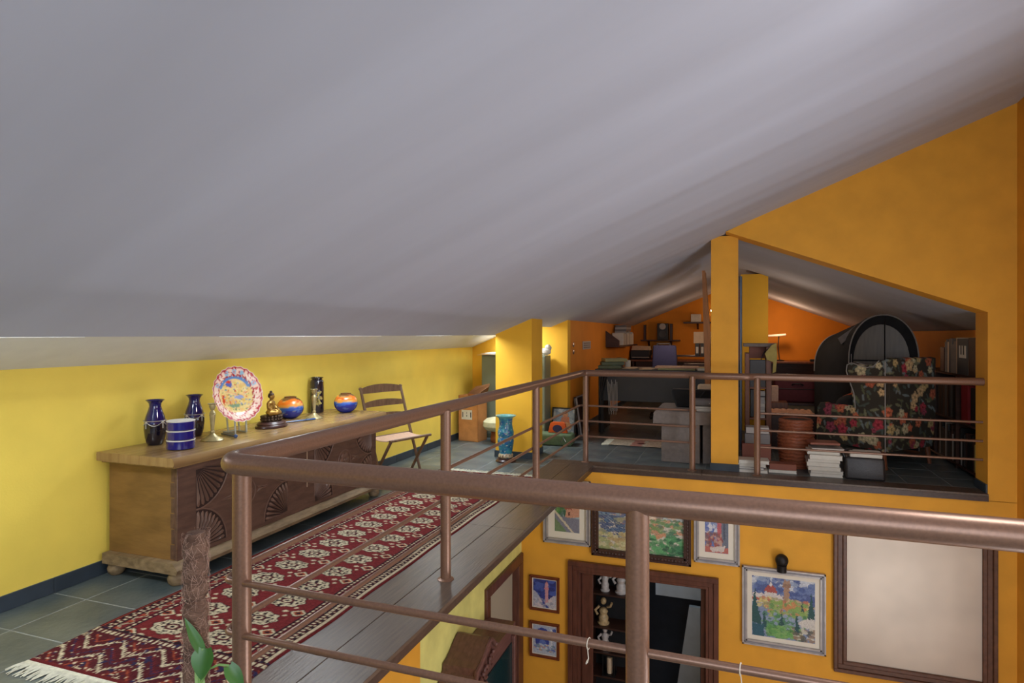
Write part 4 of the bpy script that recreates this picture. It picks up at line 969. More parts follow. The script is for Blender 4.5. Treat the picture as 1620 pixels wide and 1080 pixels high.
# scrolled display cabinet below the loft edge
kc = thing('display_cabinet', 'dark red wooden cabinet with scrolled top and teal glass front below the loft edge', 'cabinet', (-2.285, 5.05, -3.3))
pf = [(-.72, 0), (.62, 0), (.62, 1.66), (.70, 1.68), (.70, 1.72), (.50, 1.72), (.46, 1.66), (.34, 1.64), (.22, 1.58), (.12, 1.47), (-.04, 1.40), (-.20, 1.385), (-.22, 1.33), (-.72, 1.30)]
pf = [(-.72, 0), (.60, 0), (.60, 1.90), (.64, 1.92), (.64, 1.96), (.10, 1.965), (.06, 2.04), (-.01, 2.11), (-.06, 2.126), (-.09, 2.118), (-.15, 2.09), (-.22, 2.045), (-.29, 2.015), (-.36, 2.0), (-.365, 1.945), (-.40, 1.925), (-.48, 1.85), (-.58, 1.80), (-.72, 1.78)]
MB().prism(pf, 'X', 0.005, .30, bev=.0).build('carcass', M['cabwood'], kc, smooth=0)
b = MB(); b.tube([(.31, y, z - .02) for y, z in pf[6:]], .020, 8)
for k in range(9): b.ell((.325, .06 - .075 * k, 2.02 - .028 * k), (.018, .026, .018), 8, 6)
for k in range(4): b.tube([(.32, -.05 - .12 * k + .045 * math.cos(t), 1.93 - .045 * k + .05 * math.sin(t)) for t in np.linspace(0, 5.2, 12)], .010, 6)
b.build('scroll_moulding', M['cabwood'], kc)
for y, zt in ((-.66, 1.70), (-.20, 1.82), (.54, 1.88)): MB().box(.30, .335, y - .03, y + .03, .1, zt, .005).build('stile', M['cabwood'], kc, smooth=0)
MB().box(.302, .312, -.17, .51, .2, 1.82).build('glass_pane', M['tealglass'], kc, smooth=0)
MB().box(.302, .312, -.63, -.23, .2, 1.70).build('glass_pane', M['tealglass'], kc, smooth=0)

# ------------------------------------------------------------------ moss pole plant in the foreground
pt = thing('moss_pole_plant', 'pothos climbing a tall brown coir moss pole before the railing corner', 'plant', (-1.105, 1.045, 0))
MB().lathe([(.10, 0), (.105, .01), (.14, .24), (.15, .25), (.15, .28), (.135, .28), (.125, .24)], n=24).build('pot', M['terracotta'], pt)
MB().lathe([(.126, .20), (.126, .235), (0, .24)], n=24).build('soil', M['soil'], pt)
po = MB(); R5 = random.Random(9); nn = 60; prf = []
for k in range(nn + 1):
    z = .22 + (1.018 - .22) * k / nn; prf.append((.0245 + .002 * math.sin(k * 1.9) + R5.uniform(-.001, .001) + (-.004 if abs(k - 49) < 1 else 0) - (.007 * max(0, (k - 58) / 2) ** 2), z))
po.lathe(prf + [(0, 1.0185)], n=22)
for v in po.bm.verts: v.co += Vector((R5.uniform(-.0016, .0016), R5.uniform(-.0016, .0016), 0))
po.build('coir_pole', M['coir'], pt)
hs = MB()
for k in range(1100):
    a = R5.uniform(0, 2 * PI); z = R5.uniform(.55, 1.018); r = .0255; da = R5.uniform(-.8, .8); dz = R5.uniform(-.03, .03); pts = []
    bulge = R5.uniform(.0005, .0055)
    for t in (0, .33, .66, 1): pts.append(((r + bulge * math.sin(PI * t)) * math.cos(a + da * t), (r + bulge * math.sin(PI * t)) * math.sin(a + da * t), min(z + dz * t, 1.0215)))
    hs.tube(pts, R5.uniform(.00016, .00034), 3)
tag(hs.build('coir_strand', M['coirstrand'], pt), kind='stuff')
def leafm(L_, W_, fold=.25, curl=.3, m='leaf'):
    b_ = MB(); n_ = 12; rows = []
    for i in range(n_ + 1):
        t = i / n_; wd = W_ * (math.sin(PI * min(1, t * .92 + .08) ** .75) ** .8) * (1 - t * .25) * (0 if i == n_ else 1); x_ = L_ * t; zz = -curl * L_ * t * t
        rows.append([b_.bm.verts.new((x_ - (.06 * L_ * (abs(s) > .6) if i == 0 else 0), wd * s, zz + abs(s) * wd * fold)) for s in (-1, -.5, 0, .5, 1)])
    for a, c in zip(rows, rows[1:]):
        for j in range(4):
            b_.bm.faces.new((a[j], a[j + 1], c[j + 1], c[j]))
    bmesh.ops.remove_doubles(b_.bm, verts=b_.bm.verts[:], dist=.0002)
    return b_
def addleaf(rt, z, dr, dz, fwd, L_, W_, m='leaf', tilt=0.0, out=.035, **k):
    """rt: metres to the right of the pole, z: height, (dr, dz): direction of the tip; the blade faces the room's open side"""
    Rv, Nv = Vector((.942, .335, 0)), Vector((.335, -.942, 0)); o_ = leafm(L_, W_, **k).build('leaf', M[m], pt, smooth=80)
    xd = (Rv * dr + Vector((0, 0, dz)) + Nv * fwd).normalized(); zd = (Nv + Vector((0, 0, .35)) + Rv * tilt); zd = (zd - xd * zd.dot(xd)).normalized(); yd = zd.cross(xd)
    mm = Matrix((xd, yd, zd)).transposed(); o_.rotation_euler = mm.to_euler(); o_.location = Rv * rt + Nv * out + Vector((0, 0, z))
addleaf(.032, .774, -.45, 1.0, .1, .082, .012, 'leaf', .5, curl=.1)
addleaf(.038, .782, -.05, -1.0, .35, .062, .026, 'leaf', 0, curl=.15)
addleaf(.088, .745, .62, -.8, .2, .062, .017, 'leaf', .5, curl=.3)
addleaf(.030, .69, -.1, 1.0, .1, .075, .010, 'leafpale', .6, curl=.1)
addleaf(-.01, .66, -.8, -.3, .5, .10, .035)
addleaf(.02, .58, .8, -.2, .5, .11, .04)
b = MB(); b.tube([(.03, -.03, .50), (.036, -.028, .62), (.038, -.026, .72), (.042, -.022, .782)], .003, 7); b.tube([(.038, -.026, .705), (.055, -.018, .738), (.075, -.010, .747), (.095, -.003, .745)], .0025, 7); b.tube([(.02, -.02, .24), (.03, -.024, .4), (.03, -.022, .52)], .004, 7)
b.build('vine_stem', M['stem'], pt)

# ------------------------------------------------------------------ study: left corner
fp = thing('leaning_picture', 'small black framed picture of an orange figure leaning on the orange wall end', 'picture', (-2.195, 8.29, .0))
w, h = .17, .44; RL = Matrix.Rotation(math.radians(-9), 4, 'X')
b = MB()
for a in ((-w, w, 0, .02), (-w, w, h - .02, h), (-w, -w + .02, 0, h), (w - .02, w, 0, h)): b.box(a[0], a[1], -.015, .015, a[2], a[3])
for v in b.bm.verts: v.co = RL @ v.co
b.build('frame', M['black'], fp, smooth=0)
c = Canvas(40, 56, lc(140, 160, 176)); c.dabs((0, 1, .2, 1), [lc(160, 176, 190), lc(120, 140, 160), lc(190, 196, 196)], 30, .12, 1); c.ell(.56, .80, .13, .09, lc(214, 140, 90)); c.ell(.58, .88, .07, .05, lc(60, 40, 36)); c.poly([(.4, .72), (.72, .74), (.80, .4), (.35, .42)], lc(206, 116, 70)); c.ell(.66, .42, .2, .12, lc(214, 150, 90)); c.ell(.3, .35, .1, .08, lc(206, 206, 206)); c.rect(0, 1, 0, .22, lc(70, 84, 140)); c.grain(.2)
q = canvas_obj('print', c, 2 * w - .03, h - .03, M['vcol'], fp, (-w + .015, -.005, .015)); q.rotation_euler = (math.radians(-9), 0, 0)
oc = thing('orange_toy', 'orange plastic arched handle piece sitting on the green bag', 'toy', (-2.17, 7.93, .155))
b = MB(); b.prism([(-.13, 0), (.13, 0), (.10, .12), (.07, .14), (-.07, .14), (-.10, .12)], 'Y', -.03, .03, bev=.008)
b.build('arch', M['orangeplastic'], oc)
MB().lathe([(.05, 0), (.05, .002)], M=Matrix.Translation((0, -.031, .055)) @ Matrix.Rotation(PI / 2, 4, 'X'), n=16, sx=1.3).build('opening', M['navy'], oc)
b = MB(); b.box(-.24, .24, -.13, .13, 0, .15, .03, seg=3)
gb = thing('green_bag', 'long dull green holdall lying on the floor below the leaning pictures', 'bag', (-2.20, 7.92, 0.001), math.radians(4))
b.build('body', M['greencloth'], gb)
MB().tube([(.10, -.14, .05), (.13, -.15, .12), (.16, -.14, .06)], .006, 6).build('strap', M['steel'], gb)
sp = thing('silver_frame_picture', 'silver edged dark picture leaning sideways against the desk end', 'picture', (-2.04, 8.90, .0), math.radians(90))
w, h = .25, .56; RL = Matrix.Rotation(math.radians(-8), 4, 'X')
b = MB(); b.box(-w, w, -.005, .01, .0, h)
for v in b.bm.verts: v.co = RL @ v.co
b.build('canvas', M['shelfwood'], sp, smooth=0)
b = MB()
for a in ((-w, w, 0, .018), (-w, w, h - .018, h), (-w, -w + .03, 0, h), (w - .03, w, 0, h)): b.box(a[0], a[1], -.025, .018, a[2], a[3], .003)
for v in b.bm.verts: v.co = RL @ v.co
b.build('frame', M['framesilver'], sp, smooth=0)
b = MB(); R6 = random.Random(2)
for k in range(11): b.tube([(-.0 + .04 * (k % 3), .02 * k - .1, .88), (.015 * math.sin(k), .024 * k - .12, .6), (.02 * math.cos(k * 2), .02 * k - .1, .35), (.02, .02 * k - .10, .02)], .011, 6)
cbb = thing('cable_bundle', 'hanging bundle of black cables at the left end of the charcoal desk', 'cables', (-1.80, 8.95, 0))
b.build('cable', M['black'], cbb)
b = MB()
for k in range(8): b.tube([(.10 + .02 * k, -.05, .80 - .03 * (k % 3)), (.12 + .018 * k, -.06, .55), (.13 + .016 * k, -.05, .30 + .05 * (k % 2))], .004, 5)
b.build('thin_wire', M['lightgrey'], cbb)
# desk
dk = thing('study_desk', 'long charcoal desk with modesty panel behind the far railing', 'desk', (-0.9, 9.4, 0))
MB().box(-1.02, .95, -.30, .55, .905, .94, .004).build('desktop', M['charcoal'], dk, smooth=0)
MB().box(-.95, .92, -.26, -.235, .47, .905, .003).build('modesty_panel', M['charcoal'], dk, smooth=0)
for x_ in (-.98, .88): MB().box(x_, x_ + .035, -.25, .5, 0, .905, .003).build('leg_panel', M['black'], dk, smooth=0)
# grey side unit near the pillar
su = thing('grey_side_table', 'chunky grey felt covered low table beside the pillar in the study', 'table', (-.42, 7.66, 0))
MB().prism([(-.43, .44), (.42, .44), (.42, .58), (-.40, .58), (-.425, .56)], 'Y', -.45, .45).build('top', M['concrete'], su, smooth=0)
MB().box(-.34, .08, -.41, .40, 0, .44, .004).build('leg_block', M['concrete'], su, smooth=0)
MB().box(.11, .36, -.38, .40, 0, .44, .004).build('leg_block', M['concrete'], su, smooth=0)
ZT = .581
def book(name, label, x, y, z, w, d, h, m, rz=0, cat='book', group=None, pages=True):
    t = thing(name, label, cat, (x, y, z), rz, group)
    if pages:
        MB().box(-w / 2 + .003, w / 2 - .004, -d / 2 + .004, d / 2 - .004, .0025, h - .0025).build('pages', M['paper'], t, smooth=0)
        b_ = MB(); b_.box(-w / 2, w / 2, -d / 2, d / 2, 0, .0025); b_.box(-w / 2, w / 2, -d / 2, d / 2, h - .0025, h); b_.box(-w / 2, -w / 2 + .003, -d / 2, d / 2, .002, h - .002); b_.build('cover', m, t, smooth=0)
    else: MB().box(-w / 2, w / 2, -d / 2, d / 2, 0, h, .003).build('body', m, t, smooth=0)
    return t
book('white_book', 'lower white book under the grey device on the grey side table', -.27, 7.44, ZT, .30, .22, .028, M['paper'])
book('white_book', 'upper white book directly under the grey device on the side table', -.27, 7.45, ZT + .029, .29, .21, .024, M['lightgrey'], .02)
dv = thing('grey_device', 'rounded grey electronic device with small buttons on two white books', 'device', (-.27, 7.45, ZT + .054))
MB().box(-.15, .15, -.10, .10, 0, .075, .018, seg=3).build('casing', M['grey'], dv)
b = MB()
for k in range(3): b.ell((.03 + .035 * k, -.101, .035), (.006, .002, .006), 8, 6)
b.build('button', M['lightgrey'], dv)
bg_ = thing('black_bag', 'slouching black bag behind the grey device on the side table', 'bag', (-.38, 7.74, ZT))
b = MB(); b.box(-.26, .20, -.10, .10, 0, .20, .03, seg=3)
for v in b.bm.verts:
    if v.co.z > .12: v.co.x += (.03 if v.co.x > 0 else -.05); v.co.z += .02 * math.sin(v.co.x * 14)
b.build('body', M['blackcloth'], bg_)
MB().tube([(-.1, -.11, .2), (0, -.115, .10), (.08, -.11, .2)], .007, 6).build('handle', M['black'], bg_)
hp_ = MB(); hp_.box(-.16, .16, -.05, .05, 0, .26, .03, seg=2)
tag(hp_.build('paper_parcel', M['paper2'], loc=(-.24, 7.98, ZT)), 'peach paper parcel showing above the black bag by the pillar', 'parcel')
# small fringed mat
mt = thing('fringed_mat', 'small pale fringed mat with rose stripes on the study floor', 'rug', (-1.05, 8.33, 0.001))
c = Canvas(70, 40, lc(206, 188, 160)); c.rect(.30, .45, -.1, 1.1, lc(196, 130, 112)); c.rect(.78, 1.1, -.1, 1.1, lc(206, 110, 84)); c.rect(.50, .74, -.1, 1.1, lc(200, 170, 140)); c.ell(.42, .42, .05, .08, lc(96, 34, 36)); c.ell(.80, .7, .05, .08, lc(130, 44, 40)); c.grain(.25)
xs_, ys_ = np.meshgrid(np.linspace(-.48, .48, c.w), np.linspace(-.26, .26, c.h)); P = np.stack([xs_, ys_, .006 + .003 * vnoise(c.w, c.h, 14, 4)], -1)
o = bpy.data.objects.new('weave', gridmesh('weave', c.w, c.h, P, c.a, M['rugpile'])); COL.objects.link(o); o.parent = mt
b = MB()
for k in range(40):
    yv = -.255 + .51 * k / 39; b.tube([(-.475, yv, .006), (-.51, yv + random.uniform(-.01, .01), .007), (-.55 - random.uniform(0, .03), yv + random.uniform(-.02, .02), .003)], .005, 4)
tag(b.build('fringe', M['fringe'], mt), kind='stuff')

# things on the desk (z .94)
ZD = .9405
for k, (m, lab) in enumerate(((M['folder'], 'lower'), (M['folder'], 'middle'), (M['folderpale'], 'top'))):
    b = MB(); b.cb((0, 0, .025), (.34, .24, .05), bev=.008)
    tag(b.build('green_folder', m, loc=(-1.73 + .03 * k, 9.28 + .01 * k, ZD + .051 * k), rotz=math.radians(8 + 9 * k)), lab + ' green folder of the tilted pile at the left end of the desk', 'folder', 'green folders on the desk')
for k, (x_, y_, w_, m, lab) in enumerate(((-1.45, 9.35, .18, M['paper2'], 'loose peach paper sheets beside the green folders on the desk'), (-1.20, 9.22, .18, M['paper2'], 'loose peach paper sheets left of the large plate on the desk'), (-.84, 9.55, .18, M['paper'], 'loose white sheets lying right in front of the blue office chair'))):
    t = thing('paper_sheets', lab, 'papers', (x_, y_, ZD), .15 * k)
    for j in range(3): MB().cb((.01 * j, .012 * j, .003 + .006 * j), (w_, .26, .004), rot=(0, 0, .12 * j)).build('sheet', m, t, smooth=0)
for k, (m, z_, r_, lab) in enumerate(((M['folderpale'], 0, .26, 'pale green shallow tray under the peach envelope on the desk'), (M['sling'], .026, .30, 'peach padded envelope on the pale green tray on the desk'))):
    b = MB(); b.box(-r_, r_, -.14, .14, 0, .025, .008, seg=2); tag(b.build('tray' if k == 0 else 'envelope', m, loc=(-.75, 9.25, ZD + z_)), lab, 'tray' if k == 0 else 'envelope')
book('green_pad', 'pale green pad on the desk edge next to the pillar', -.36, 9.22, ZD, .20, .24, .035, M['folderpale'])
# office chair
oc = thing('office_chair', 'blue upholstered office chair behind the charcoal desk', 'chair', (-1.07, 10.7, 0), math.radians(6))
b = MB(); b.box(-.21, .21, -.03, .03, .80, 1.27, .028, seg=3)
for v in b.bm.verts: v.co.y += .25 * v.co.x ** 2 * -1; v.co.x *= 1 - .10 * max(0, (v.co.z - 1.0) / .27)
b.build('backrest', M['navy'], oc)
MB().box(-.25, .25, .05, .52, .50, .58, .03, seg=3).build('seat', M['navy'], oc)
MB().tube([(0, .02, .82), (0, .06, .55), (0, .25, .48)], .022, 8).build('back_stem', M['black'], oc)
MB().tube([(0, .28, .10), (0, .28, .50)], .03, 10).build('gas_lift', M['black'], oc)
b = MB()
for k in range(5):
    a = 2 * PI * k / 5; b.tube([(0, .28, .11), (.28 * math.cos(a), .28 + .28 * math.sin(a), .07)], .018, 7); b.ell((.28 * math.cos(a), .28 + .28 * math.sin(a), .034), (.03, .03, .034), 8, 6)
b.build('star_base', M['black'], oc)
# back counter with printer and shelves on the rear wall
bd = thing('rear_counter', 'dark wooden counter along the back wall of the study', 'counter', (0.2, 14.1, 0))
MB().box(-2.3, 2.3, -.38, .38, .86, .90, .004).build('counter_top', M['midwood'], bd, smooth=0)
for x_ in (-2.25, -.9, .35, 2.2): MB().box(x_ - .02, x_ + .02, -.34, .36, 0, .86).build('support', M['shelfwood'], bd, smooth=0)
MB().box(-2.2, 2.15, -.30, -.28, .35, .86).build('front_panel', M['shelfwood'], bd, smooth=0)
prn = thing('printer', 'black printer with papers on its lid on the rear counter', 'printer', (-1.93, 14.1, .9005))
MB().box(-.20, .22, -.24, .24, 0, .20, .012).build('casing', M['black'], prn, smooth=0)
b = MB(); b.prism([(-.19, .2005), (.21, .2005), (.19, .29), (-.17, .30)], 'Y', -.15, .2); b.build('paper_feed', M['paper2'], prn, smooth=0)
MB().box(-.15, .22, -.38, -.24, .04, .055).build('output_tray', M['lightgrey'], prn, smooth=0)
tag(MB().ell((0, 0, .06), (.05, .05, .06), 10, 8).ell((.02, 0, .13), (.035, .03, .03), 8, 6).build('gold_ornament', M['bronze'], loc=(-1.63, 13.82, .9005)), 'small golden ornament right of the black printer', 'ornament')
tag(MB().lathe([(.04, 0), (.045, .005), (.045, .11), (.04, .112), (.038, .01)], n=16).build('mug', M['paper'], loc=(-1.52, 9.62, ZD)), 'small white cup on the charcoal desk behind the green folders', 'cup')
tag(MB().lathe([(.05, 0), (.06, .01), (.06, .12), (.05, .14), (.03, .15), (0, .15)], n=16).build('black_pot', M['black'], loc=(-1.66, 9.68, ZD)), 'black lidded pot on the charcoal desk left of the white cup', 'pot')
# rear wall shelf with speaker
ws = thing('wall_shelf', 'dark wall shelf carrying the black speaker on the back wall', 'shelf', (-1.46, 14.5, 1.30))
b = MB(); b.box(-.50, .36, -.24, -.001, .0, .03, .003); b.build('shelf_board', M['shelfwood'], ws, smooth=0)
b = MB(); b.prism([(-.20, -.0), (-.001, 0), (-.001, -.12)], 'X', .15, .18); b.prism([(-.20, 0), (-.001, 0), (-.001, -.12)], 'X', -.35, -.32); b.build('bracket', M['shelfwood'], ws, smooth=0)
spk = thing('speaker', 'black loudspeaker with silver tweeter ring on the dark wall shelf', 'speaker', (-1.47, 14.36, 1.3305))
MB().box(-.12, .12, -.12, .12, 0, .37, .006).build('cabinet', M['black'], spk, smooth=0)
MB().lathe([(.07, 0), (.07, .006), (.045, .008), (.04, .002), (0, .002)], M=Matrix.Translation((0, -.121, .30)) @ Matrix.Rotation(PI / 2, 4, 'X'), n=20).build('tweeter_ring', M['lightgrey'], spk)
MB().lathe([(.08, 0), (.08, .005), (.06, -.002 + .004), (0, .002)], M=Matrix.Translation((0, -.121, .13)) @ Matrix.Rotation(PI / 2, 4, 'X'), n=20).build('woofer', M['charcoal'], spk)
tag(MB().box(-.02, .03, -.05, .05, 0, .34, .003).build('dark_slab', M['shelfwood'], loc=(-1.88, 14.38, 1.3305)), 'tall thin dark upright box left of the loudspeaker', 'box')
tag(MB().box(-.03, .03, -.08, .08, 0, .36, .003).build('dark_box', M['shelfwood'], loc=(-1.29, 14.38, 1.3305)), 'tall thin dark upright box right of the loudspeaker', 'box')
cdr = thing('disc_rack', 'small pale disc rack with dark slots below the wall shelf', 'rack', (-1.45, 14.35, .9005))
b = MB(); b.box(-.15, -.125, -.1, .1, 0, .35); b.box(.125, .15, -.1, .1, 0, .35); b.box(-.15, .15, -.1, .1, .33, .36); b.build('frame', M['lightgrey'], cdr, smooth=0)
for k in range(6): MB().box(-.12, .12, -.09, .09, .02 + .05 * k, .055 + .05 * k).build('disc_case', M['black'], cdr, smooth=0)
ws2 = thing('wall_shelf', 'dark bracket shelf holding a white box high on the back wall', 'shelf', (-.62, 14.5, 1.695))
MB().box(-.40, .22, -.22, -.001, 0, .035, .003).build('shelf_board', M['shelfwood'], ws2, smooth=0)
MB().prism([(-.20, 0), (-.001, 0), (-.001, -.13)], 'X', -.12, -.08).build('bracket', M['shelfwood'], ws2, smooth=0)
tag(MB().box(-.11, .10, -.09, .09, 0, .17, .004).build('white_box', M['paper'], loc=(-.75, 14.38, 1.731)), 'white box on the high bracket shelf on the back wall', 'box')
sl_ = thing('spot_lamp', 'tiny lit spot lamp shining high on the study back wall', 'lamp', (-.42, 14.49, 1.98))
MB().lathe([(.03, 0), (.03, .05), (.02, .06)], M=Matrix.Rotation(PI / 2, 4, 'X'), n=12).build('holder', M['iron'], sl_)
MB().ell((0, -.075, 0), .028, 10, 8).build('bulb', M['lampglow'], sl_)
# binder shelf near the pillar
bs_ = thing('binder_shelf', 'dark low shelf unit holding binders left of the pillar', 'shelf', (-.60, 11.4, 0))
for x_ in (-.36, .33): MB().box(x_, x_ + .03, -.15, .18, 0, 1.08, .003).build('side_panel', M['shelfwood'], bs_, smooth=0)
for z_ in (.4, .78, 1.06): MB().box(-.36, .36, -.15, .18, z_, z_ + .025, .003).build('shelf_board', M['shelfwood'], bs_, smooth=0)
ordn = ('leftmost', 'second', 'third', 'fourth')
for k in range(4):
    t = thing('ring_binder', ordn[k] + ' black ring binder from the left on the low shelf by the pillar', 'binder', (-.57 + .085 * k, 11.34, 1.0855), 0, 'binders on the low shelf')
    MB().box(-.036, .036, -.12, .12, 0, .21, .003).build('case', M['black'], t, smooth=0); MB().box(-.02, .02, -.1225, -.119, .04, .15).build('spine_label', M['paper'], t, smooth=0)
tag(MB().box(-.20, .18, -.13, .14, 0, .20, .004).build('storage_box', M['paper2'], loc=(-.43, 11.36, 1.2965)), 'pale pinkish storage box lying on top of the black binders', 'box')
for k in range(3):
    tag(MB().box(-.26 + .03 * k, .26, -.13, .13, 0, .045, .004).build('document_tray', M['shelfwood'] if k % 2 == 0 else M['paper2'], loc=(-.60, 11.33, .8055 + .0455 * k)), ('lowest', 'middle', 'uppermost')[k] + ' of the stacked flat document folders under the binders', 'folder', 'flat folders under the binders')
# leaning board and rods by the pillar
b = MB(); b.box(-.022, .022, -.20, .20, 0, .88, .003)
for v in b.bm.verts: v.co.x -= .07 * v.co.z
tbd = thing('tall_board', 'tall brown board standing upright just left of the pillar', 'board', (-.262, 8.5, 0))
b = MB(); b.prism([(-.045, 0), (-.005, 0), (-.005, 1.45), (-.065, 2.27), (-.10, 2.27)], 'Y', -.20, .20); b.build('panel', M['pinewood'], tbd, smooth=0)
for k, x_ in enumerate((.070, .105)):
    tag(MB().tube([(0, 0, 0), (0, 0, 2.18)], .0165, 10).build('metal_rod', M['bluegrey'], loc=(x_, 8.30, .001)), ('left', 'right')[k] + ' of two tall blue grey metal rods right behind the pillar', 'rod', 'metal rods behind the pillar')
# things on the left study wall
vt = thing('wall_vent', 'small metal grille plate on the orange left study wall', 'grille', (-2.16, 9.58, 1.22))
MB().box(0.001, .012, -.27, .27, 0, .125, .003).build('plate', M['lightgrey'], vt, smooth=0)
for k in range(3):
    for j in range(3): MB().box(.012, .015, -.23 + .165 * j, -.10 + .165 * j, .02 + .033 * k, .038 + .033 * k).build('slot', M['grey'], vt, smooth=0)
for k in range(2):
    tag(MB().lathe([(.035, 0), (.035, .008), (.025, .012), (0, .012)], M=Matrix.Rotation(PI / 2, 4, 'Y'), n=16).build('light_switch', M['steel'], loc=(-2.159, 8.72, 1.20 + .105 * k)), ('lower', 'upper')[k] + ' round metal light switch on the orange wall corner', 'switch')
ms = thing('magazine_shelf', 'dark wall shelf packed with pale magazines on the orange left study wall', 'shelf', (-2.16, 12.2, 1.22))
MB().box(.001, .26, -1.05, 1.15, 0, .03, .003).build('shelf_board', M['shelfwood'], ms, smooth=0)
MB().prism([(.001, .03), (.25, .03), (.25, .12), (.001, .30)], 'Y', -1.05, -1.02).build('holder_side', M['shelfwood'], ms, smooth=0)
R7 = random.Random(12)
for k in range(14):
    hgt = R7.uniform(.20, .26); tag(MB().box(-.11, .10, -.042, .042, 0, hgt, .002).build('magazine', R7.choice([M['paper'], M['lightgrey'], M['paper']]), loc=(-2.02, 11.7 + .09 * k, 1.2505)), ORD[k] + ' upright pale magazine from the near end of the orange wall shelf', 'magazine', 'magazines standing on the orange wall shelf')
for k in range(3): tag(MB().box(-.11, .11, -.28, .28, 0, .04, .002).build('flat_magazine', (M['grey'], M['lightgrey'], M['grey'])[k], loc=(-2.02, 12.2 + .03 * k, 1.512 + .0405 * k)), ('bottom', 'middle', 'top')[k] + ' of the flat magazines lying across the upright ones', 'magazine', 'flat magazines on the wall shelf')

# ------------------------------------------------------------------ study: right side
# wooden rack behind the pillar with a dark screen, discs and cloth
rk = thing('wooden_rack', 'tall reddish wooden rack with dark screen right of the pillar', 'rack', (.335, 8.35, 0))
b = MB(); b.box(-.18, -.13, -.16, .18, 0, 1.22, .003); b.box(.06, .12, -.16, .18, 0, 1.30, .003); b.build('side_panel', M['midwood'], rk, smooth=0)
MB().box(-.20, .17, -.18, .2, 1.30, 1.34, .003).build('top_board', M['concrete'], rk, smooth=0)
MB().box(-.13, .06, .02, .16, 1.15, 1.30, .003).build('back_board', M['brownbook'], rk, smooth=0)
MB().box(-.13, .055, -.15, -.10, .80, 1.14, .006).build('dark_screen', M['charcoal'], rk, smooth=0)
for z_ in (.10, .40, .78): MB().box(-.13, .06, -.15, .18, z_, z_ + .025, .003).build('shelf_board', M['midwood'], rk, smooth=0)
b = MB(); b.tube([(.0, -.18, 1.14), (.02, -.182, 1.2), (.05, -.181, 1.26), (.09, -.181, 1.27)], .006, 6); b.build('cable', M['black'], rk)
MB().box(-.12, -.04, -.12, .14, .43, .77, .003).build('black_panel', M['black'], rk, smooth=0)
R8 = random.Random(3)
for k in range(17):
    tag(MB().box(-.055, .018 + R8.uniform(-.006, .004), -.07, .07, 0, .017, .001).build('disc_case', R8.choice([M['lightgrey'], M['paper'], M['charcoal'], M['lightgrey']]), loc=(.365, 8.27, .4255 + .0195 * k)), ORD[k] + ' disc case from the bottom of the stack in the wooden rack', 'disc case', 'disc cases stacked in the wooden rack')
b = MB(); pts = [(-.055, .0), (.02, .10), (.075, .13), (.085, -.02), (.07, -.22), (.03, -.24), (.045, -.1), (-.03, -.08)]
b.prism(pts, 'Y', -.012, .012, bev=.004); tag(b.build('yellow_cloth', M['oliveyellow'], loc=(.43, 8.12, 1.22)), 'olive yellow cloth hanging on the corner of the wooden rack', 'cloth')
# desk lamp on the rear counter
dl = thing('desk_lamp', 'articulated desk lamp on the rear counter against the orange wall', 'lamp', (.93, 13.95, .9005))
MB().lathe([(.09, 0), (.09, .015), (.03, .03)], n=18).build('base', M['black'], dl)
MB().tube([(0, 0, .02), (-.03, 0, .30), (-.01, 0, .56)], .010, 7).build('arm', M['black'], dl)
MB().cb((-.10, -.02, .53), (.44, .10, .045), rot=(0, math.radians(-4), 0), bev=.012).build('shade', M['paper'], dl)
tag(MB().box(-.06, .06, -.05, .05, 0, .05, .006).build('stapler', M['black'], loc=(1.55, 13.85, .9005)), 'small black stapler on the rear counter right of the desk lamp', 'stapler')
# burgundy suitcase, salmon cloth on low bench, white box
bn = thing('low_bench', 'low brown bench carrying the burgundy suitcase in the study', 'bench', (.90, 10.3, 0))
MB().box(-.42, .50, -.28, .28, .40, .44, .004).build('seat_board', M['shelfwood'], bn, smooth=0)
for x_ in (-.38, .44): MB().box(x_, x_ + .03, -.25, .25, 0, .40, .003).build('leg_panel', M['shelfwood'], bn, smooth=0)
sc_ = thing('suitcase', 'burgundy fabric suitcase lying on the low bench', 'suitcase', (.90, 10.3, .4405))
MB().box(-.30, .34, -.22, .22, 0, .40, .03, seg=3).build('shell', M['burgundy'], sc_)
MB().tube([(-.06, -.225, .26), (-.03, -.25, .28), (.06, -.25, .28), (.09, -.225, .26)], .010, 7).build('handle', M['black'], sc_)
MB().tube([(-.30, -.224, .20), (.34, -.224, .20)], .006, 6).build('zip', M['black'], sc_)
tag(MB().box(-.06, .06, -.07, .07, 0, .22, .004).build('carton', M['sling'], loc=(.56, 9.6, .5005)), 'peach carton standing on a brown crate left of the suitcase', 'box')
tag(MB().box(-.14, .14, -.14, .14, 0, .498, .006).build('brown_crate', M['midwood'], loc=(.60, 9.6, 0.001)), 'small brown crate standing on the floor under the peach carton', 'crate')
b = MB(); nxx, nyy = 24, 10; VV = [[b.bm.verts.new((-.26 + .52 * i / (nxx - 1), -.25 + .50 * j / (nyy - 1), .012 + .02 * abs(math.sin(i * .9 + j * .4)) + .008 * math.sin(j * 1.7))) for j in range(nyy)] for i in range(nxx)]
for i in range(nxx - 1):
    for j in range(nyy - 1): b.bm.faces.new((VV[i][j], VV[i + 1][j], VV[i + 1][j + 1], VV[i][j + 1]))
clo = b.build('salmon_cloth', M['pinkcloth'], loc=(.72, 8.85, .421)); clo.modifiers.new('s', 'SOLIDIFY').thickness = .008
tag(clo, 'crumpled salmon cloth spread on the dark box behind the basket', 'cloth')
tag(MB().box(-.28, .28, -.27, .27, 0, .418, .006).build('dark_chest_box', M['shelfwood'], loc=(.72, 8.85, .001)), 'low dark brown box under the salmon cloth', 'box')
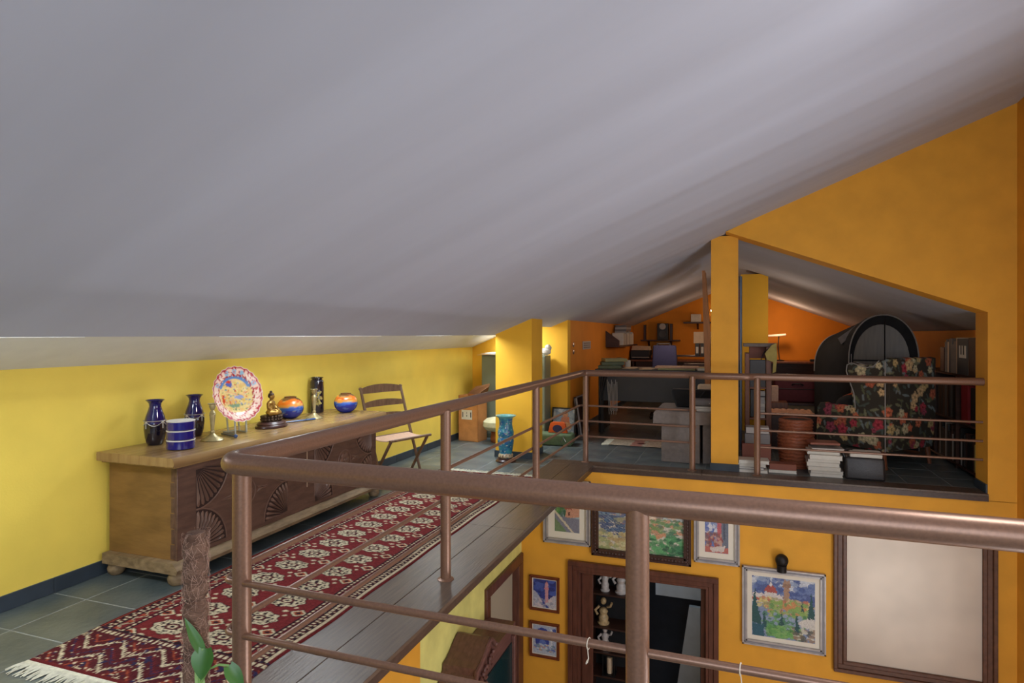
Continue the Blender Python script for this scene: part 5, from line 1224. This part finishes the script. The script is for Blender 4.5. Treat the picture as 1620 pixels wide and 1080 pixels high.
# wicker basket
bk = thing('wicker_basket', 'round reddish brown wicker basket standing by the armchair', 'basket', (.66, 7.46, 0))
b = MB(); b.lathe([(.150, 0), (.16, .02), (.185, .20), (.19, .33), (.172, .40), (.178, .52), (.165, .53), (.160, .40), (.17, .30), (.14, .03), (0, .025)], n=32, sx=.95); b.build('body', M['wicker'], bk)
MB().lathe([(.155, .505), (.155, .512), (0, .513)], n=28, sx=.95).build('opening_shade', M['blackcloth'], bk)  # black disc painted as the shade inside the basket opening
for k in range(14):
    z_ = .03 + .036 * k; r_ = float(np.interp(z_, [0, .02, .20, .33, .40, .52], [.150, .16, .185, .19, .172, .178]))
    MB().tube([((r_ + .001) * .95 * math.cos(t), (r_ + .001) * math.sin(t), z_ + .004 * math.sin(t * 9)) for t in np.linspace(0, 2 * PI, 33)], .009 if k not in (9, 10) else .014, 5, caps=False).build('woven_band', M['wicker'], bk)
# floor stacks along the loft edge
R9 = random.Random(21)
def stack(x, y, n, w, d, hs, cols, name, lab, cat, group, jig=.02):
    z = .0005
    for k in range(n):
        h_ = R9.uniform(*hs)
        where = 'bottom' if k == 0 else 'top' if k == n - 1 else ordn[k] if 0 < k < 4 else ('fifth', 'sixth', 'seventh', 'eighth', 'ninth', 'tenth')[k - 4]
        book(name, (where + ' ' + lab) if where in ('bottom', 'top') else where + ' from the bottom, ' + lab, x + R9.uniform(-jig, jig), y + R9.uniform(-jig, jig) * .5, z, w, d, h_, cols[k % len(cols)], R9.uniform(-.08, .08), cat, group); z += h_ + .0006
stack(.90, 7.12, 8, .30, .22, (.026, .05), [M['paper'], M['lightgrey'], M['paper']], 'magazine', 'white magazine of the tall stack by the wicker basket', 'magazine', 'magazines stacked by the basket')
book('pink_folder', 'dusty pink folder lying on top of the tall magazine stack', .89, 7.14, .32, .28, .20, .022, M['brownbook'], .1, 'folder', pages=False)
stack(.20, 7.08, 4, .30, .20, (.02, .04), [M['paper'], M['navy'], M['paper']], 'magazine', 'white magazine of the low pile between pillar and railing post', 'magazine', 'magazines piled by the railing post', .03)
book('white_booklet', 'white booklet lying under the rust brown book before the wicker basket', .50, 7.13, .0005, .27, .16, .03, M['paper'])
book('brown_book', 'thick rust brown book lying before the wicker basket', .50, 7.135, .031, .26, .15, .062, M['brownbook'], .03, pages=False)
tag(MB().box(-.15, .15, -.10, .10, 0, .24, .004).build('cardboard_carton', M['brownbook'], loc=(.255, 7.46, .001)), 'faded brown carton, lowest of the boxes by the railing post', 'box')
tag(MB().box(-.13, .13, -.10, .10, 0, .11, .004).build('grey_carton', M['grey'], loc=(.265, 7.46, .242)), 'grey carton standing on the faded brown carton', 'box')
tag(MB().box(-.12, .12, -.09, .09, 0, .07, .004).build('pale_carton', M['lightgrey'], loc=(.265, 7.46, .3525)), 'pale carton on top of the grey carton by the railing post', 'box')
lb_ = thing('leather_case', 'black leather case holding a wad of white papers on the floor', 'bag', (1.255, 7.10, 0.001), math.radians(-3))
b = MB(); b.box(-.175, .175, -.09, .10, 0, .22, .025, seg=3)
for v in b.bm.verts: v.co.y -= .05 * (v.co.z < .14) * (1 if v.co.y < 0 else 0)
b.build('body', M['leather'], lb_)
MB().box(-.13, .155, -.08, .085, .215, .27, .006).build('paper_wad', M['paper'], lb_, smooth=0)
MB().tube([(-.17, -.03, .20), (-.19, -.02, .25), (-.16, .0, .275), (-.10, .03, .278)], .010, 7).build('strap', M['leather'], lb_)

# floral wing armchair (rear left corner at the leg nearest us)
def cvfloral():
    m = bpy.data.materials.new('floral_tapestry'); m.use_nodes = True; nt = m.node_tree; N = nt.nodes; L = nt.links; bs = N['Principled BSDF']
    bs.inputs['Roughness'].default_value = .9; bs.inputs['Specular IOR Level'].default_value = .15
    a = N.new('ShaderNodeAttribute'); a.attribute_name = 'Col'; L.new(a.outputs['Color'], bs.inputs['Base Color']); return m
FLO = mat('floral_tapestry', C(255, 255, 255), .9, attr='Col', var=.15, vscale=150, spec=.15)
R10 = random.Random(31)
FLW = []
for _ in range(420):
    FLW.append((R10.uniform(-1.2, 1.2), R10.uniform(0, 1.3), R10.uniform(.024, .062), R10.choice([lc(176, 96, 70), lc(166, 62, 72), lc(196, 164, 120), lc(190, 176, 140), lc(150, 70, 84), lc(196, 110, 80), lc(186, 160, 110)]), R10.uniform(0, 6.28)))
def floral(u, v):
    """tapestry colours for arrays of surface coordinates (metres)"""
    out = np.empty((len(u), 3)); out[:] = lc(66, 60, 52)
    R = np.random.RandomState(2)
    gl = [lc(98, 100, 74), lc(122, 120, 92), lc(84, 92, 84), lc(120, 128, 126)]
    for k in range(520):
        cu, cv_, an, ln_, wd = R.uniform(-1.2, 1.2), R.uniform(0, 1.3), R.uniform(0, 6.28), R.uniform(.03, .06), R.uniform(.009, .018)
        du, dv = u - cu, v - cv_; p = du * math.cos(an) + dv * math.sin(an); q = -du * math.sin(an) + dv * math.cos(an)
        out[(p / ln_) ** 2 + (q / wd) ** 2 < 1] = gl[k % 4]
    for cu, cv_, r, col, ph in FLW[:165]:
        du, dv = u - cu, v - cv_; d = np.hypot(du, dv) / r; an = np.arctan2(dv, du); e = 1 + .16 * np.cos(an * 5 + ph)
        out[d < e] = col; m = (d < .72 * e) & (np.cos(an * 5 + ph + d * 3) > .1); out[m] = np.minimum(1, np.array(col) * 1.5); out[d < .28] = np.array(col) * .55
    return out
def tap(o, mode):
    """subdivide an upholstery mesh finely and print the tapestry by position"""
    me = o.data; b_ = bmesh.new(); b_.from_mesh(me)
    for _ in range(7):
        es = [e for e in b_.edges if e.calc_length() > .017]
        if not es or len(b_.faces) > 60000: break
        bmesh.ops.triangulate(b_, faces=[f for f in b_.faces if len(f.verts) > 4]); es = [e for e in b_.edges if e.calc_length() > .017]
        bmesh.ops.subdivide_edges(b_, edges=es, cuts=1, use_grid_fill=True)
    b_.to_mesh(me); b_.free(); n_ = len(me.vertices); c_ = np.empty(n_ * 3); me.vertices.foreach_get('co', c_); c_ = c_.reshape(-1, 3)
    u = c_[:, 1] * .95 + c_[:, 0] * .3 if mode == 0 else c_[:, 0] + c_[:, 1] * .3
    setcol(me, floral(u, c_[:, 2] + .25 * c_[:, 1] * 0)); me.polygons.foreach_set('use_smooth', [True] * len(me.polygons)); return o
ux, uy = -.716, .698; ang = math.atan2(uy, ux)      # local +X runs forward from the rear leg, local -Y is the chair's width
ac = thing('wing_armchair', 'dark floral tapestry wing armchair seen from behind in the study', 'armchair', (1.515, 7.54, 0), ang)
AW, AD = .88, .80
def side(y0):
    out = [(0.0, .20), (.80, .20), (.82, .30), (.80, .42), (.80, .60), (.76, .655), (.70, .66), (.62, .625), (.31, .625), (.33, .80), (.39, .95), (.42, 1.04), (.41, 1.11), (.36, 1.135), (.28, 1.115), (.18, 1.09), (.10, 1.11), (.04, 1.17), (-.03, 1.18), (-.03, .8)]
    b_ = MB(); b_.prism(out, 'Y', y0, y0 - .10, bev=.022); return b_
tap(side(0).build('side_wing', FLO, ac, smooth=50), 1); tap(side(-AW + .10).build('side_wing', FLO, ac, smooth=50), 1)
b = MB(); b.prism([(-.03, .20), (.07, .20), (.09, .60), (.05, 1.12), (-.01, 1.20), (-.06, 1.19), (-.05, .60)], 'Y', -.03, -AW + .03, bev=.02); tap(b.build('backrest', FLO, ac, smooth=50), 0)
b = MB(); b.box(.08, .80, -AW + .10, -.10, .20, .36, .02, seg=2); tap(b.build('seat_base', FLO, ac, smooth=50), 0)
b = MB(); b.box(.10, .82, -AW + .11, -.11, .362, .48, .04, seg=3); tap(b.build('seat_cushion', FLO, ac, smooth=50), 0)
for (x_, y_) in ((.03, -.05), (.03, -AW + .05), (.75, -.05), (.75, -AW + .05)):
    MB().tube([(x_ - (.03 if x_ < .1 else 0), y_, 0), (x_, y_, .205)], [.018, .03], 8).build('leg', M['midwood'], ac)
pp = MB(); pts = [(.31, .63), (.33, .80), (.39, .95), (.42, 1.04), (.41, 1.11), (.36, 1.135), (.28, 1.115), (.18, 1.09), (.10, 1.11), (.04, 1.17)]
for y_ in (.002, -.10): pp.tube([(x_, y_, z_) for x_, z_ in pts], .006, 6)
pp.tube([(-.025, .0, z_) for z_ in (.2, .5, .8, 1.16)], .006, 6); pp.build('piping', M['piping'], ac)
sb = thing('black_rucksack', 'black rucksack with orange carrying strap lying on the armchair seat', 'bag', (1.515 + ux * .60 + .36 * .698, 7.54 + uy * .60 + .36 * .716, .481), ang)
MB().ell((0, 0, .13), (.19, .15, .13), 16, 10).build('body', M['blackcloth'], sb)
b = MB(); b.tube([(.20, -.02, .13), (.14, -.04, .22), (.0, -.05, .285), (-.14, -.04, .29)], .022, 8, sq=(1, .6)); b.build('strap', M['orangeplastic'], sb)

# arched garment rack cover
gr = thing('garment_cover', 'black arched garment rack cover with clear front window touching the sloping ceiling', 'garment bag', (1.80, 8.95, 0), math.radians(-14))
def archpts(w_, h_, n_=22, sh=.0):
    o_ = [(-w_, .02), (w_, .02)]
    for k in range(n_ + 1):
        a = PI * k / n_; o_.append((w_ * math.cos(a) * (1 if 1 else 1), h_ - .62 + .62 * math.sin(a) ** .8))
    return o_
b = MB(); A_ = archpts(.38, 1.70); n_ = len(A_)
fr_ = [b.bm.verts.new((u, -.02, v)) for u, v in A_]; bk_ = [b.bm.verts.new((u * .92 - .52, .62, .02 + (v - .02) * .86)) for u, v in A_]
b.bm.faces.new(fr_); b.bm.faces.new(bk_[::-1])
for j in range(n_): b.bm.faces.new((fr_[j], bk_[j], bk_[(j + 1) % n_], fr_[(j + 1) % n_]))
b.build('cover', M['blackcloth'], gr, smooth=60)
b = MB(); b.prism([(u * .86 - .02, .1 + v * .89) for u, v in archpts(.36, 1.66)], 'Y', -.032, -.024); b.build('clear_window', M['clearsheet'], gr, smooth=0)
b = MB(); b.tube([(u, -.028, v) for u, v in A_[1:]] , .009, 6); b.tube([(-.35, -.03, .2), (-.35, -.03, 1.2)], .006, 6)
b.tube([(u * .92 - .52, .615, .02 + (v - .02) * .86) for u, v in A_[n_ // 2:]], .008, 6); b.build('piping', M['piping'], gr)
b = MB(); b.tube([(.02, -.036, .4), (.02, -.036, 1.66)], .008, 6); b.build('zip', M['black'], gr)
b = MB(); b.tube([(-.33, -.036, 1.12), (.02, -.036, 1.12)], .010, 6); b.build('strap', M['black'], gr)
b = MB(); b.prism([(-.52, 1.40), (-.20, 1.66), (-.02, 1.70), (-.04, 1.64), (-.22, 1.58), (-.48, 1.32)], 'Y', .10, .14)
b.build('dust_cloth', M['concrete'], gr, smooth=0)

# bookcase along the right study wall
bc = thing('side_bookcase', 'dark bookcase with file boxes along the right study wall', 'bookcase', (2.43, 8.3, 0))
MB().box(.14, .165, -1.15, 1.15, 0, 1.02).build('back_panel', M['black'], bc, smooth=0)
for y_ in (-1.15, -.35, .40, 1.13): MB().box(-.14, .14, y_, y_ + .025, 0, 1.02, .002).build('side_panel', M['shelfwood'], bc, smooth=0)
for z_ in (.03, .50, 1.0): MB().box(-.14, .14, -1.15, 1.155, z_, z_ + .022, .002).build('shelf_board', M['shelfwood'], bc, smooth=0)
RA = random.Random(8)
def shelfrow(z0, y0, y1, hs, ths, pal_, name, lab, cat, group):
    y_ = y0; n__ = 0
    while True:
        t_ = RA.uniform(*ths); 
        if y_ + t_ > y1: break
        h_ = RA.uniform(*hs)
        tag(MB().box(-.10, .09, 0, t_ - .002, 0, h_, .002).build(name, RA.choice(pal_), loc=(2.41, y_, z0)), ORD[n__] + lab, cat, group); y_ += t_; n__ += 1
shelfrow(.0525, 7.19, 7.92, (.28, .40), (.028, .06), [M['black'], M['charcoal'], M['oliveyellow'], M['shelfwood'], M['black'], M['lightgrey']], 'book', ' book from the near end, bottom row, near bay of side bookcase', 'book', 'books in the near bottom bay of the side bookcase')
shelfrow(.0525, 7.99, 8.68, (.28, .40), (.03, .06), [M['black'], M['charcoal'], M['lightgrey'], M['shelfwood']], 'book', ' book from the near end, bottom row, middle bay of side bookcase', 'book', 'books in the middle bottom bay of the side bookcase')
tag(MB().box(-.11, .08, 0, .20, 0, .40, .004).build('red_binder', M['redcover'], loc=(2.41, 7.62, .5225)), 'deep red binder in the upper row of the side bookcase', 'binder')
shelfrow(.5225, 7.19, 7.60, (.34, .42), (.06, .09), [M['black'], M['charcoal']], 'binder', ' black binder from the near end, upper row, near bay of side bookcase', 'binder', 'black binders in the near upper bay')
shelfrow(.5225, 7.99, 8.68, (.34, .42), (.06, .09), [M['black'], M['charcoal'], M['shelfwood']], 'binder', ' dark binder from the near end, upper row, middle bay of side bookcase', 'binder', 'black binders in the middle upper bay')
# on top of the bookcase
fb = thing('file_case', 'dark file case with white barred label on top of the side bookcase', 'box', (2.41, 7.78, 1.0225))
MB().box(-.11, .11, -.17, .17, 0, .38, .004).build('case', M['charcoal'], fb, smooth=0)
MB().box(-.114, -.110, -.11, .09, .18, .31).build('label_plate', M['paper'], fb, smooth=0)
for y_ in (-.05, .025): MB().box(-.117, -.113, y_ - .012, y_ + .012, .215, .31).build('bar_mark', M['black'], fb, smooth=0)
tag(MB().box(-.12, .12, -.20, .19, 0, .39, .004).build('glass_case', M['shelfwood'], loc=(2.41, 7.38, 1.0225)), 'dark wooden case on the near end of the side bookcase top', 'box')
shelfrow(1.0225, 7.97, 8.40, (.32, .40), (.035, .06), [M['concrete'], M['charcoal'], M['shelfwood'], M['paper2']], 'book', ' book from the near end standing on top of the side bookcase', 'book', 'books standing on the side bookcase top')
tag(MB().box(-.10, .09, 0, .14, 0, .28, .004).build('dark_carton', M['shelfwood'], loc=(2.41, 8.42, 1.0225)), 'low dark carton at the far end of the bookcase top books', 'box')
